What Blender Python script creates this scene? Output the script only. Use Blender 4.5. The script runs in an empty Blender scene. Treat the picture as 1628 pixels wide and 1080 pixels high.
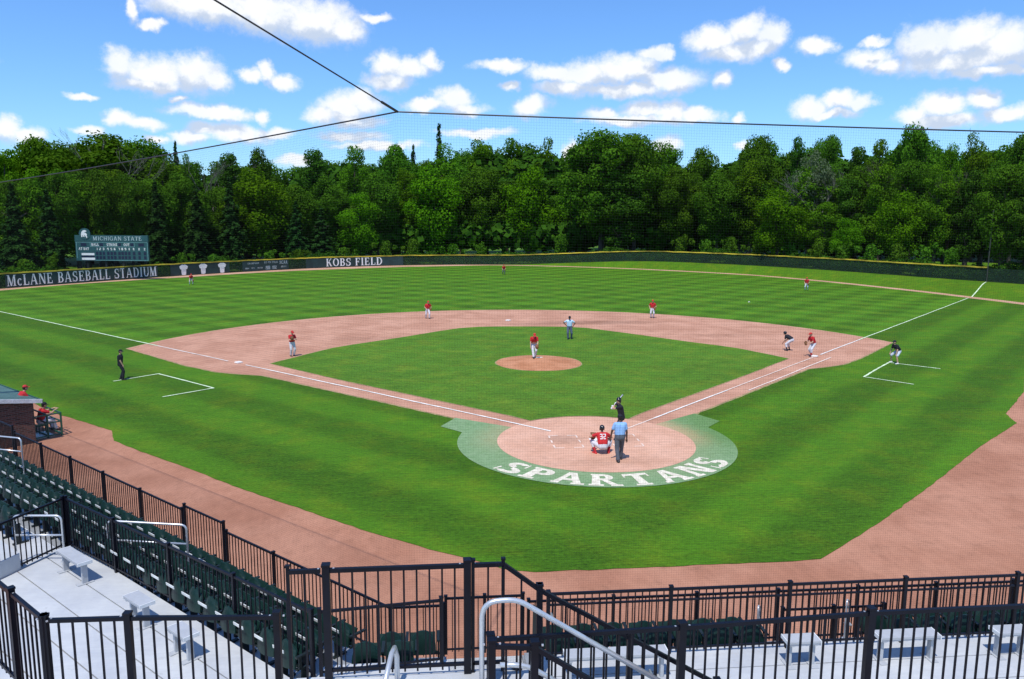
import bpy, bmesh, math, random
import numpy as np
from mathutils import Vector, Matrix
from math import radians as rad, sin, cos, pi, sqrt

SC = bpy.context.scene
# ------------------------------------------------------------------ camera (calibrated on the diamond, home plate = origin)
CX, CY, CZ, PAN, TILT, ROLL, FPX = -6.7416, -31.9075, 9.3537, 0.1001, 0.1542, 0.0069, 1266.32
PW, PH = 1628, 1080
Fv = Vector((sin(PAN)*cos(TILT), cos(PAN)*cos(TILT), -sin(TILT)))
R0 = Vector((cos(PAN), -sin(PAN), 0)); U0 = R0.cross(Fv)
Rv = R0*cos(ROLL) + U0*sin(ROLL); Uv = -R0*sin(ROLL) + U0*cos(ROLL)
CAM = Vector((CX, CY, CZ))
cam = bpy.data.cameras.new('camera'); camo = bpy.data.objects.new('camera', cam); SC.collection.objects.link(camo)
cam.sensor_width = 36; cam.lens = FPX*36/PW; cam.clip_end = 6000; cam.clip_start = 0.1
M = Matrix((Rv, Uv, -Fv)).transposed().to_4x4(); M.translation = CAM
camo.matrix_world = M
SC.camera = camo
def ray(px, py): return Fv + Rv*((px-PW/2)/FPX) - Uv*((py-PH/2)/FPX)
def G(px, py, z=0.0):
    d = ray(px, py); return CAM + d*((z-CZ)/d.z)
def onY(px, py, y):
    d = ray(px, py); return CAM + d*((y-CY)/d.y)
def atR(px, py, r):                       # point at horizontal range r
    d = ray(px, py); return CAM + d*(r/math.hypot(d.x, d.y))

# ------------------------------------------------------------------ light
SUN_EL, SHADOW_HEAD = 64.0, 24.0          # shadows run to this heading from +Y towards +X
sh = rad(SHADOW_HEAD)
S = bpy.data.lights.new('sun', 'SUN'); S.energy = 4.3; S.angle = rad(0.53); S.color = (1.0, 0.955, 0.88)
So = bpy.data.objects.new('sun', S); SC.collection.objects.link(So)
tosun = Vector((-sin(sh)*cos(rad(SUN_EL)), -cos(sh)*cos(rad(SUN_EL)), sin(rad(SUN_EL))))
So.rotation_euler = tosun.to_track_quat('Z', 'Y').to_euler()
SC.view_settings.view_transform = 'Standard'; SC.view_settings.look = 'None'
SC.view_settings.exposure = 0.0; SC.view_settings.gamma = 1.0
SC.cycles.max_bounces = 6; SC.cycles.diffuse_bounces = 3; SC.cycles.glossy_bounces = 2
SC.cycles.transmission_bounces = 3; SC.cycles.transparent_max_bounces = 12
SC.cycles.caustics_reflective = False; SC.cycles.caustics_refractive = False
SC.cycles.use_denoising = True

# ------------------------------------------------------------------ node helpers
class NT:
    def __init__(s, nt): s.nt = nt
    def n(s, t, **kw):
        x = s.nt.nodes.new(t)
        for k, v in kw.items(): setattr(x, k, v)
        return x
    def put(s, sock, v):
        if hasattr(v, 'is_output'): s.nt.links.new(v, sock)
        elif v is not None: sock.default_value = v
    def math(s, op, a, b=None, c=None, clamp=False):
        x = s.n('ShaderNodeMath', operation=op); x.use_clamp = clamp
        s.put(x.inputs[0], a)
        if b is not None: s.put(x.inputs[1], b)
        if c is not None: s.put(x.inputs[2], c)
        return x.outputs[0]
    def vmath(s, op, a, b=None, c=None):
        x = s.n('ShaderNodeVectorMath', operation=op); s.put(x.inputs[0], a)
        if b is not None: s.put(x.inputs[1], b)
        if c is not None: s.put(x.inputs[2], c)
        return x.outputs['Value'] if op in ('LENGTH', 'DOT_PRODUCT', 'DISTANCE') else x.outputs[0]
    def mix(s, f, a, b, blend='MIX'):
        x = s.n('ShaderNodeMix', data_type='RGBA', blend_type=blend)
        s.put(x.inputs[0], f); s.put(x.inputs[6], a if hasattr(a, 'is_output') else col(a)); s.put(x.inputs[7], b if hasattr(b, 'is_output') else col(b))
        return x.outputs[2]
    def noise(s, vec, scale, detail=3.0, rough=0.55, dist=0.0):
        x = s.n('ShaderNodeTexNoise'); s.put(x.inputs['Vector'], vec); x.inputs['Scale'].default_value = scale
        x.inputs['Detail'].default_value = detail; x.inputs['Roughness'].default_value = rough; x.inputs['Distortion'].default_value = dist
        return x.outputs[0]
    def ramp(s, v, lo, hi, a=0.0, b=1.0, smooth=True):
        x = s.n('ShaderNodeMapRange'); x.interpolation_type = 'SMOOTHSTEP' if smooth else 'LINEAR'
        s.put(x.inputs[0], v); s.put(x.inputs[1], lo); s.put(x.inputs[2], hi); s.put(x.inputs[3], a); s.put(x.inputs[4], b)
        return x.outputs[0]
def col(c): return tuple(c) + (1.0,) if len(c) == 3 else tuple(c)
def mapv(N, vec, sc=(1, 1, 1), loc=(0, 0, 0), rot=(0, 0, 0)):
    x = N.n('ShaderNodeMapping'); N.put(x.inputs[0], vec); x.inputs[1].default_value = loc; x.inputs[2].default_value = rot; x.inputs[3].default_value = sc
    return x.outputs[0]

# ------------------------------------------------------------------ world: sky with fair-weather clouds placed by direction
W = bpy.data.worlds.new('World'); SC.world = W; W.use_nodes = True
W.cycles.sampling_method = 'MANUAL'; W.cycles.sample_map_resolution = 512
wn = W.node_tree; wn.nodes.clear(); N = NT(wn)
sky = N.n('ShaderNodeTexSky', sky_type='NISHITA'); sky.sun_disc = False
sky.sun_elevation = rad(SUN_EL); sky.sun_rotation = math.atan2(tosun.x, tosun.y); sky.dust_density = 0.35; sky.ozone_density = 3.0; sky.air_density = 1.0
tc = N.n('ShaderNodeTexCoord'); dirv = tc.outputs['Generated']
sep = N.n('ShaderNodeSeparateXYZ'); N.put(sep.inputs[0], N.vmath('NORMALIZE', dirv))
az = N.math('ARCTAN2', sep.outputs[0], sep.outputs[1]); el = N.math('ARCSINE', sep.outputs[2])
cmb = N.n('ShaderNodeCombineXYZ'); N.put(cmb.inputs[0], az); N.put(cmb.inputs[1], el); P2 = cmb.outputs[0]
n1 = N.noise(P2, 14.0, 2.0, 0.5); n2 = N.noise(P2, 42.0, 7.0, 0.62)
# wobble of the outline
n1c = N.n('ShaderNodeTexNoise'); N.put(n1c.inputs[0], P2); n1c.inputs['Scale'].default_value = 26; n1c.inputs['Detail'].default_value = 6; n1c.inputs['Roughness'].default_value = .6
wob = N.vmath('MULTIPLY', N.vmath('SUBTRACT', n1c.outputs[1], (0.5, 0.5, 0.5)), (0.034, 0.026, 0))
Pw = N.vmath('ADD', P2, wob)
CL = [  # px x, y, half width, half height of cloud lobes in the photograph's sky
 (330,12,95,24),(420,22,90,28),(500,38,75,30),(545,50,36,20),(215,14,12,14),(240,38,20,6),(598,30,26,6),
 (192,105,32,24),(245,118,50,24),(310,118,50,26),(340,128,28,14),(240,135,60,10),
 (400,118,22,9),(422,112,14,12),(450,128,26,10),(132,153,26,5),(285,158,14,4),
 (320,176,58,9),(345,180,60,10),(415,184,14,10),(190,190,26,11),(225,196,42,8),
 (8,205,22,16),(42,214,30,9),(140,207,26,7),(325,205,30,9),(370,212,62,13),(300,218,34,10),(430,210,44,7),(250,221,20,6),
 (545,172,40,20),(580,160,36,16),(512,186,30,12),(560,190,55,10),(600,230,70,7),(560,215,60,7),(675,166,36,8),(722,160,34,15),(740,174,34,8),(760,210,60,6),
 (612,102,28,18),(650,110,38,14),(685,100,16,14),(620,128,40,12),(800,103,46,8),(808,133,16,6),
 (842,168,34,14),(880,116,40,12),(925,120,50,18),(985,112,46,22),(1015,110,40,18),(1065,128,58,18),(990,146,90,10),(900,140,52,10),(1148,128,14,12),
 (960,182,34,8),(1020,176,36,12),(1062,180,34,14),(1110,184,40,10),(1170,186,12,8),(1000,192,70,6),
 (1040,84,28,9),(1060,82,12,8),
 (1140,62,50,16),(1190,48,34,20),(1225,60,26,22),(1165,82,60,14),(1205,78,40,12),
 (1295,76,32,12),(1310,72,16,8),(1242,104,16,7),
 (1380,92,44,14),(1410,104,26,12),(1480,70,60,28),(1540,62,60,26),(1600,78,60,32),(1520,98,110,18),(1580,116,80,8),(1390,66,20,6),
 (1290,172,34,13),(1335,160,30,14),(1365,164,28,12),(1320,182,50,6),
 (1455,184,30,15),(1500,168,50,16),(1560,160,28,14),(1600,182,50,12),(1500,192,70,10),
 (1060,232,24,12),(1180,232,14,7),(905,240,12,16),(470,256,30,8),
 (-120,90,90,30),(-60,190,70,12),(-300,140,120,30),(1760,90,90,28),(1800,190,80,14),(2000,120,120,34),
]
def dir_az(px, py):
    d = ray(px, py).normalized(); return math.atan2(d.x, d.y), math.asin(d.z)
lob = []
for (x, y, hw, hh) in CL:
    a, e = dir_az(x, y); a2, _ = dir_az(x+hw, y); _, e2 = dir_az(x, y-hh)
    lob.append((a, e, abs(a2-a)*1.06, abs(e2-e)*1.38))
rr = random.Random(5)
for i in range(46):                       # clouds all the way round behind the photographer
    a = rr.uniform(0.85, 2*pi-0.85); e = rr.uniform(0.10, 0.9); w = rr.uniform(0.05, 0.14)
    lob.append((a if a < pi else a-2*pi, e, w, w*0.35))
def field(P):
    acc = None
    for (a, e, w, h) in lob:
        v = N.vmath('MULTIPLY_ADD', P, (1/w, 1/h, 0), (-a/w, -e/h, 0)); L = N.vmath('LENGTH', v)
        if acc is None: acc = L
        else:
            x = N.n('ShaderNodeMath', operation='SMOOTH_MIN'); N.put(x.inputs[0], acc); N.put(x.inputs[1], L); x.inputs[2].default_value = 0.12; acc = x.outputs[0]
    return acc
f0 = field(Pw); f1 = field(N.vmath('ADD', Pw, (0, 0.018, 0)))
edge = N.math('ADD', f0, N.math('MULTIPLY', N.math('SUBTRACT', n2, 0.5), 0.85))
edge = N.math('ADD', edge, N.math('MULTIPLY', N.math('SUBTRACT', N.noise(P2, 120.0, 5.0, 0.7), 0.5), 0.55))
dens = N.ramp(edge, 1.26, 0.44, 0.0, 1.0)
dens = N.math('MULTIPLY', dens, N.ramp(n1, 0.2, 0.5, 0.80, 0.99))
top = N.math('SUBTRACT', f1, f0)
lit = N.math('ADD', N.math('MULTIPLY', top, 1.25), N.math('MULTIPLY', N.math('SUBTRACT', n2, 0.47), 3.0))
lit = N.math('ADD', lit, 0.06)
ccol = N.mix(N.ramp(lit, -0.25, 0.75), (6.0, 7.0, 8.7), (10.1, 10.3, 10.6))
skyc = N.n('ShaderNodeHueSaturation'); skyc.inputs['Saturation'].default_value = 1.0; skyc.inputs['Value'].default_value = 1.0; N.put(skyc.inputs['Color'], sky.outputs[0])
tint = N.mix(1.0, skyc.outputs[0], (0.90, 1.34, 1.88), 'MULTIPLY')
final = N.mix(dens, tint, ccol)
bg = N.n('ShaderNodeBackground'); N.put(bg.inputs[0], final); bg.inputs[1].default_value = 0.1
out = N.n('ShaderNodeOutputWorld'); wn.links.new(bg.outputs[0], out.inputs[0])

# ------------------------------------------------------------------ materials
def newmat(name):
    m = bpy.data.materials.new(name); m.use_nodes = True; m.node_tree.nodes.clear(); N = NT(m.node_tree)
    b = N.n('ShaderNodeBsdfPrincipled'); o = N.n('ShaderNodeOutputMaterial'); m.node_tree.links.new(b.outputs[0], o.inputs[0])
    return m, N, b, o
def plain(name, c, rough=0.6, metal=0.0, var=0.12, scale=6.0, spec=0.5, bump=0.0, c2=None):
    m, N, b, o = newmat(name); t = N.n('ShaderNodeTexCoord'); v = t.outputs['Object']
    n = N.noise(v, scale, 4.0, 0.6)
    lo = tuple(x*(1-var) for x in c); hi = tuple(min(1, x*(1+var)) for x in (c2 or c))
    N.put(b.inputs['Base Color'], N.mix(N.ramp(n, 0.3, 0.7), lo, hi)); b.inputs['Roughness'].default_value = rough
    b.inputs['Metallic'].default_value = metal; b.inputs['Specular IOR Level'].default_value = spec
    if bump:
        bp = N.n('ShaderNodeBump'); bp.inputs['Strength'].default_value = bump; bp.inputs['Distance'].default_value = 0.02; N.put(bp.inputs['Height'], n); N.put(b.inputs['Normal'], bp.outputs[0])
    return m
MT = {}
def grass_mat(name, base, mode, cut=0.16, warm=0.0):
    m, N, b, o = newmat(name); t = N.n('ShaderNodeTexCoord'); v = t.outputs['Object']
    s = N.n('ShaderNodeSeparateXYZ'); N.put(s.inputs[0], v); x, y = s.outputs[0], s.outputs[1]
    wv = N.math('MULTIPLY', N.math('SUBTRACT', N.noise(v, 0.25, 2.0), 0.5), 0.9)
    k = 0.7071
    u = N.math('ADD', N.math('MULTIPLY', N.math('ADD', x, y), k), wv)       # across the stripes that run along the third-base line
    w = N.math('ADD', N.math('MULTIPLY', N.math('SUBTRACT', y, x), k), wv)
    def stripes(c, per, ph=0.0):
        sn = N.math('SINE', N.math('ADD', N.math('MULTIPLY', c, 2*pi/per), ph)); return N.ramp(sn, -0.7, 0.7, -1.0, 1.0)
    if mode == 'out':
        st = N.math('ADD', N.math('MULTIPLY', stripes(u, 4.3), 0.5), N.math('MULTIPLY', stripes(w, 4.3), 0.5))
    elif mode == 'foul':
        left = N.ramp(x, -5.0, 3.0, 1.0, 0.0)
        st = N.math('ADD', N.math('MULTIPLY', left, N.math('MULTIPLY', stripes(u, 4.6), 0.7)), N.math('MULTIPLY', N.math('SUBTRACT', 1.0, left), N.math('MULTIPLY', stripes(w, 4.6), 0.7)))
    elif mode == 'in':
        st = N.math('ADD', N.math('MULTIPLY', stripes(u, 2.4), 0.16), N.math('MULTIPLY', stripes(w, 2.4), 0.16))
    else: st = N.math('MULTIPLY', stripes(u, 9.0), 0.0)
    big = N.math('SUBTRACT', N.noise(v, 0.11, 4.0, 0.6), 0.5)
    mid = N.math('SUBTRACT', N.noise(mapv(N, v, (0.55, 1.7, 1), rot=(0, 0, rad(8))), 1.1, 4.0, 0.65), 0.5)
    sml = N.math('SUBTRACT', N.noise(mapv(N, v, (1, 1.6, 1)), 6.5, 5.0, 0.8), 0.5)
    s1 = N.math('SUBTRACT', N.noise(mapv(N, v, (0.45, 3.2, 1), rot=(0, 0, rad(45))), 3.2, 5.0, 0.75), 0.5)
    s2 = N.math('SUBTRACT', N.noise(mapv(N, v, (0.45, 3.2, 1), rot=(0, 0, rad(-45))), 3.2, 5.0, 0.75), 0.5)
    val = N.math('ADD', 1.0, N.math('MULTIPLY', st, cut)); val = N.math('ADD', val, N.math('MULTIPLY', N.math('ADD', s1, s2), 1.0))
    val = N.math('ADD', val, N.math('MULTIPLY', big, 0.5)); val = N.math('ADD', val, N.math('MULTIPLY', mid, 0.55)); val = N.math('ADD', val, N.math('MULTIPLY', sml, 2.0))
    val = N.math('MINIMUM', N.math('MAXIMUM', val, 0.35), 1.9)
    hue = N.mix(N.ramp(N.noise(v, 0.5, 5.0, 0.7), 0.42, 0.72), base, (base[0]*1.5+0.006, base[1]*1.10, base[2]*1.1))
    c = N.n('ShaderNodeVectorMath', operation='SCALE'); N.put(c.inputs[0], hue); N.put(c.inputs['Scale'], val)
    N.put(b.inputs['Base Color'], c.outputs[0]); b.inputs['Roughness'].default_value = 0.9; b.inputs['Specular IOR Level'].default_value = 0.12
    bp = N.n('ShaderNodeBump'); bp.inputs['Strength'].default_value = 0.5; bp.inputs['Distance'].default_value = 0.03
    N.put(bp.inputs['Height'], N.noise(v, 14.0, 3.0, 0.7)); N.put(b.inputs['Normal'], bp.outputs[0])
    return m
def dirt_mat(name, c, c2, scale=1.0, streak=(1, 1, 1), rot=0.0, wear=()):
    m, N, b, o = newmat(name); t = N.n('ShaderNodeTexCoord'); v = t.outputs['Object']
    n = N.noise(v, 0.35*scale, 5.0, 0.62); s = N.noise(mapv(N, v, streak, rot=(0, 0, rot)), 2.2, 4.0, 0.65); f = N.noise(v, 30.0, 3.0, 0.7)
    cc = N.mix(N.ramp(n, 0.36, 0.66), c, c2)
    val = N.math('ADD', 1.0, N.math('MULTIPLY', N.math('SUBTRACT', s, 0.5), 0.42)); val = N.math('ADD', val, N.math('MULTIPLY', N.math('SUBTRACT', f, 0.5), 0.30)); spots = N.noise(v, 1.1, 6.0, 0.75); val = N.math('MULTIPLY', val, N.ramp(spots, 0.52, 0.70, 1.0, 0.80))
    for (wx, wy, wr, ws, amt) in wear:       # scuffed, freshly turned damp soil
        d = N.vmath('LENGTH', N.vmath('MULTIPLY', N.vmath('SUBTRACT', v, (wx, wy, 0)), (1/wr, 1/ws, 0)))
        d = N.math('ADD', d, N.math('MULTIPLY', N.math('SUBTRACT', s, 0.5), 0.9))
        val = N.math('MULTIPLY', val, N.ramp(d, 0.3, 1.1, 1.0-amt, 1.0))
    k = N.n('ShaderNodeVectorMath', operation='SCALE'); N.put(k.inputs[0], cc); N.put(k.inputs['Scale'], val)
    N.put(b.inputs['Base Color'], k.outputs[0]); b.inputs['Roughness'].default_value = 0.95; b.inputs['Specular IOR Level'].default_value = 0.1
    bp = N.n('ShaderNodeBump'); bp.inputs['Strength'].default_value = 0.3; bp.inputs['Distance'].default_value = 0.02; N.put(bp.inputs['Height'], s); N.put(b.inputs['Normal'], bp.outputs[0])
    return m
def leaf_mat(name, c, c2, trans=0.35):
    m = bpy.data.materials.new(name); m.use_nodes = True; m.node_tree.nodes.clear(); N = NT(m.node_tree)
    o = N.n('ShaderNodeOutputMaterial'); t = N.n('ShaderNodeTexCoord'); oi = N.n('ShaderNodeObjectInfo')
    n = N.noise(t.outputs['Object'], 0.33, 4.0, 0.6); n2_ = N.noise(t.outputs['Object'], 2.6, 2.0, 0.6)
    cc = N.mix(N.ramp(N.math('ADD', N.math('MULTIPLY', n, 0.6), N.math('MULTIPLY', n2_, 0.4)), 0.34, 0.64), c, c2)
    hs = N.n('ShaderNodeHueSaturation'); N.put(hs.inputs['Color'], cc)
    N.put(hs.inputs['Hue'], N.ramp(oi.outputs['Random'], 0, 1, 0.488, 0.512, False)); N.put(hs.inputs['Value'], N.ramp(oi.outputs['Random'], 0, 1, 0.8, 1.2, False))
    d = N.n('ShaderNodeBsdfDiffuse'); N.put(d.inputs[0], hs.outputs[0])
    tr = N.n('ShaderNodeBsdfTranslucent'); N.put(tr.inputs[0], N.mix(1.0, hs.outputs[0], (1.2, 1.3, 0.4), 'MULTIPLY'))
    mx = N.n('ShaderNodeMixShader'); mx.inputs[0].default_value = trans
    m.node_tree.links.new(d.outputs[0], mx.inputs[1]); m.node_tree.links.new(tr.outputs[0], mx.inputs[2]); m.node_tree.links.new(mx.outputs[0], o.inputs[0])
    return m
GR = (0.059, 0.162, 0.008)
MT['grass_out'] = grass_mat('mown outfield grass', GR, 'out', 0.26)
MT['grass_foul'] = grass_mat('mown foul grass', (0.052, 0.142, 0.006), 'foul', 0.23)
MT['grass_in'] = grass_mat('infield grass', (0.074, 0.176, 0.014), 'in', 0.2)
MT['grass_berm'] = grass_mat('berm grass', (0.066, 0.160, 0.007), 'none')
MT['grass_far'] = grass_mat('rough grass', (0.040, 0.085, 0.010), 'none')
MT['dirt'] = dirt_mat('brick dust', (0.44, 0.225, 0.148), (0.55, 0.30, 0.205), 1.0, (0.35, 2.4, 1), rad(12), wear=((7.5, 37.2, 7.0, 1.6, 0.3), (-12, 29, 3.5, 1.2, 0.12), (1.5, 36.3, 3.0, 0.9, 0.2), (16, 29, 3, 1, .12)))
MT['dirt_foul'] = dirt_mat('foul dirt', (0.365, 0.168, 0.105), (0.46, 0.228, 0.148), 0.7, (1.6, 0.7, 1), rad(45))
MT['dirt_home'] = dirt_mat('home dirt', (0.58, 0.325, 0.220), (0.67, 0.395, 0.28), 1.6, (1, 1.5, 1), 0.2, wear=((-1.35, 0.35, 1.2, 0.9, 0.26), (1.3, 0.2, 0.9, 0.7, 0.16), (0, -2.9, 3.0, 0.7, 0.12)))
MT['dirt_mound'] = dirt_mat('mound clay', (0.42, 0.180, 0.090), (0.52, 0.245, 0.135), 2.0)
MT['track'] = dirt_mat('track dirt', (0.46, 0.27, 0.17), (0.56, 0.33, 0.23), 0.5)
MT['edge'] = plain('grass edge soil', (0.30, 0.24, 0.10), 0.95, var=0.3, scale=3)
def apron_mat():
    m, N, b, o = newmat('painted turf'); t = N.n('ShaderNodeTexCoord'); v = t.outputs['Object']
    n = N.noise(v, 3.0, 5.0, 0.7); f = N.noise(v, 22.0, 3.0, 0.7); c = N.mix(N.ramp(n, .3, .7), (0.160, 0.275, 0.125), (0.225, 0.335, 0.175))
    s = N.n('ShaderNodeSeparateXYZ'); N.put(s.inputs[0], v); r = N.vmath('LENGTH', v)
    worn = N.math('MULTIPLY', N.ramp(N.math('ADD', r, N.math('MULTIPLY', N.math('SUBTRACT', n, .5), 1.8)), 5.6, 4.1, 0.0, 0.85), N.ramp(s.outputs[1], -1.8, 0.8, 0.12, 1.0))
    worn = N.math('MULTIPLY', worn, N.ramp(s.outputs[0], -4.0, 3.0, 0.35, 1.0))
    c = N.mix(worn, c, (0.50, 0.34, 0.20)); gr = N.math('MULTIPLY', N.ramp(s.outputs[0], 3.2, 5.8, 0.0, 0.55), N.ramp(s.outputs[1], -3.2, 0.5, 0.0, 1.0)); c = N.mix(gr, c, (0.075, 0.18, 0.03))
    k = N.n('ShaderNodeVectorMath', operation='SCALE'); N.put(k.inputs[0], c); N.put(k.inputs['Scale'], N.ramp(f, .2, .8, .78, 1.2)); N.put(b.inputs['Base Color'], k.outputs[0]); b.inputs['Roughness'].default_value = .95; b.inputs['Specular IOR Level'].default_value = .1
    return m
MT['apron'] = apron_mat()
MT['chalk'] = plain('chalk', (0.80, 0.76, 0.70), 0.95, var=0.15, scale=1.5)
MT['chalk_grass'] = plain('chalk on grass', (0.60, 0.74, 0.48), 0.95, var=0.2, scale=1.8)
MT['chalk_faint'] = plain('scuffed chalk', (0.76, 0.60, 0.50), 0.95, var=0.12, scale=2.5)
MT['letter'] = plain('field paint', (0.66, 0.60, 0.46), 0.95, var=0.14, scale=5.0, c2=(.72, .67, .54))
MT['base'] = plain('white rubber', (0.82, 0.79, 0.74), 0.6)
MT['green_fence'] = plain('dark green board', (0.012, 0.038, 0.038), 0.7, var=0.3, scale=0.6)
MT['sign_white'] = plain('sign lettering', (0.78, 0.80, 0.80), 0.6, var=0.08, scale=0.8)
MT['sign_grey'] = plain('faded sign lettering', (0.42, 0.52, 0.54), 0.6, var=0.2)
MT['number_grey'] = plain('jersey grey', (0.50, 0.55, 0.58), 0.8)  # flat grey of the jersey numbers
MT['yellow'] = plain('yellow fence cap', (0.52, 0.40, 0.03), 0.6, var=0.6, scale=0.3)
MT['post_dark'] = plain('dark steel post', (0.02, 0.025, 0.025), 0.5, 0.3)
MT['grey_post'] = plain('weathered pole', (0.05, 0.055, 0.05), 0.6, 0.2)
MT['rail'] = plain('navy black fence paint', (0.0026, 0.0028, 0.0075), 0.42, 0.0, var=0.3, scale=8, spec=0.28)
MT['seat'] = plain('green seat plastic', (0.0055, 0.026, 0.022), 0.45, var=0.35, scale=1.2, spec=0.35)
MT['seat_iron'] = plain('seat casting', (0.008, 0.014, 0.014), 0.5)
MT['plate'] = plain('white strip', (0.78, 0.80, 0.76), 0.35, 0.2)
MT['tread'] = plain('aluminium tread', (0.36, 0.38, 0.40), 0.5, 0.35)
MT['alu'] = plain('aluminium pipe', (0.62, 0.64, 0.66), 0.30, 0.55, var=0.06)
MT['bench'] = plain('aluminium bench', (0.43, 0.45, 0.475), 0.5, 0.1, var=0.06)
MT['concrete'] = plain('stand wall', (0.30, 0.29, 0.27), 0.9, var=0.2, scale=2)
MT['roof'] = plain('dugout roof green', (0.085, 0.165, 0.145), 0.6, var=0.12, scale=1)
MT['fascia'] = plain('dugout fascia', (0.74, 0.76, 0.76), 0.5)
MT['dgreen'] = plain('green paint', (0.02, 0.09, 0.06), 0.5)
MT['dark'] = plain('shade', (0.012, 0.012, 0.012), 0.9)
MT['net'] = plain('net twine', (0.012, 0.013, 0.015), 0.9)
MT['cable'] = plain('steel cable', (0.035, 0.04, 0.045), 0.5, 0.2)
MT['bark'] = plain('bark', (0.055, 0.045, 0.035), 0.95, var=0.4, scale=3, bump=0.5)
MT['bark_pale'] = plain('pale bark', (0.13, 0.125, 0.11), 0.95, var=0.3, scale=3)
MT['score_dark'] = plain('scoreboard green', (0.020, 0.085, 0.092), 0.5, var=0.15)
MT['score_navy'] = plain('scoreboard windows', (0.008, 0.014, 0.045), 0.3)
MT['score_line'] = plain('scoreboard trim', (0.16, 0.34, 0.34), 0.5)
def deck_mat():
    m, N, b, o = newmat('aluminium deck planks'); t = N.n('ShaderNodeTexCoord'); v = t.outputs['Object']
    n = N.noise(v, 1.3, 5.0, 0.65); c = N.mix(N.ramp(n, 0.3, 0.7), (0.47, 0.49, 0.515), (0.59, 0.605, 0.605))
    st = N.noise(mapv(N, v, (1, 9, 1)), 3.0, 3.0, .6); c = N.mix(N.ramp(st, 0.35, 0.75, 0.0, 0.35), c, (0.42, 0.43, 0.44)); sp2 = N.noise(v, 4.5, 5.0, .75); c = N.mix(N.ramp(sp2, .60, .74, 0, .5), c, (0.34, 0.34, 0.34))
    N.put(b.inputs['Base Color'], c); b.inputs['Roughness'].default_value = 0.55; b.inputs['Metallic'].default_value = 0.12
    return m
MT['deck'] = deck_mat()
def brick_mat():
    m, N, b, o = newmat('brick wall'); t = N.n('ShaderNodeTexCoord'); v = t.outputs['Object']
    s = N.n('ShaderNodeSeparateXYZ'); N.put(s.inputs[0], v); c = N.n('ShaderNodeCombineXYZ')
    N.put(c.inputs[0], N.math('MULTIPLY', N.math('ADD', s.outputs[0], s.outputs[1]), 0.7071)); N.put(c.inputs[1], s.outputs[2])
    br = N.n('ShaderNodeTexBrick'); N.put(br.inputs['Vector'], c.outputs[0]); br.inputs['Scale'].default_value = 1.0
    br.inputs['Brick Width'].default_value = 0.21; br.inputs['Row Height'].default_value = 0.075; br.inputs['Mortar Size'].default_value = 0.011
    br.inputs['Color1'].default_value = (0.045, 0.016, 0.012, 1); br.inputs['Color2'].default_value = (0.15, 0.055, 0.038, 1); br.inputs['Mortar'].default_value = (0.12, 0.105, 0.09, 1)
    N.put(b.inputs['Base Color'], br.outputs[0]); b.inputs['Roughness'].default_value = 0.9
    return m
MT['brick'] = brick_mat()
def screen_mat():
    m, N, b, o = newmat('windscreen mesh'); t = N.n('ShaderNodeTexCoord'); v = t.outputs['Object']
    n = N.noise(v, 0.4, 4.0, .6); N.put(b.inputs['Base Color'], N.mix(n, (0.007, 0.026, 0.014), (0.016, 0.050, 0.026))); b.inputs['Roughness'].default_value = 0.9
    tp = N.n('ShaderNodeBsdfTransparent'); mx = N.n('ShaderNodeMixShader'); mx.inputs[0].default_value = 0.58
    m.node_tree.links.new(b.outputs[0], mx.inputs[1]); m.node_tree.links.new(tp.outputs[0], mx.inputs[2]); m.node_tree.links.new(mx.outputs[0], o.inputs[0])
    return m
MT['screen'] = screen_mat()
MT['leaf_oak'] = leaf_mat('oak leaves', (0.034, 0.098, 0.007), (0.078, 0.182, 0.011), 0.28)
MT['leaf_maple'] = leaf_mat('maple leaves', (0.042, 0.128, 0.004), (0.098, 0.225, 0.005), 0.30)
MT['leaf_ash'] = leaf_mat('ash leaves', (0.042, 0.120, 0.006), (0.100, 0.215, 0.009), 0.28)
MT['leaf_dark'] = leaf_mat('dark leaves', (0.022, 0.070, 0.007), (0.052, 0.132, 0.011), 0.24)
MT['leaf_willow'] = leaf_mat('grey willow leaves', (0.085, 0.135, 0.065), (0.16, 0.22, 0.12), 0.3)
MT['leaf_spruce'] = leaf_mat('spruce needles', (0.010, 0.040, 0.009), (0.030, 0.082, 0.016), 0.1)
MT['leaf_shrub'] = leaf_mat('shrub leaves', (0.040, 0.115, 0.010), (0.095, 0.210, 0.014), 0.3)

# ------------------------------------------------------------------ object helpers
LINK = SC.collection.objects.link
def link_mesh(name, me, parent=None, loc=(0, 0, 0)):
    o = bpy.data.objects.new(name, me); LINK(o); o.location = loc
    if parent is not None: o.parent = parent
    return o
def mesh_from(name, verts, faces, mat, parent=None, smooth=False, loc=(0, 0, 0)):
    me = bpy.data.meshes.new(name); me.from_pydata([tuple(v) for v in verts], [], [tuple(f) for f in faces]); me.update()
    if mat is not None: me.materials.append(MT[mat] if isinstance(mat, str) else mat)
    if smooth: me.polygons.foreach_set('use_smooth', [True]*len(me.polygons))
    return link_mesh(name, me, parent, loc)
def tag(o, label=None, cat=None, group=None, kind=None):
    if label: o['label'] = label
    if cat: o['category'] = cat
    if group: o['group'] = group
    if kind: o['kind'] = kind
    return o
def empty(name, loc, label, cat, group=None, rotz=0.0):
    o = bpy.data.objects.new(name, None); LINK(o); o.location = loc; o.rotation_euler = (0, 0, rotz); o.empty_display_size = 0.2
    return tag(o, label, cat, group)
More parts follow.
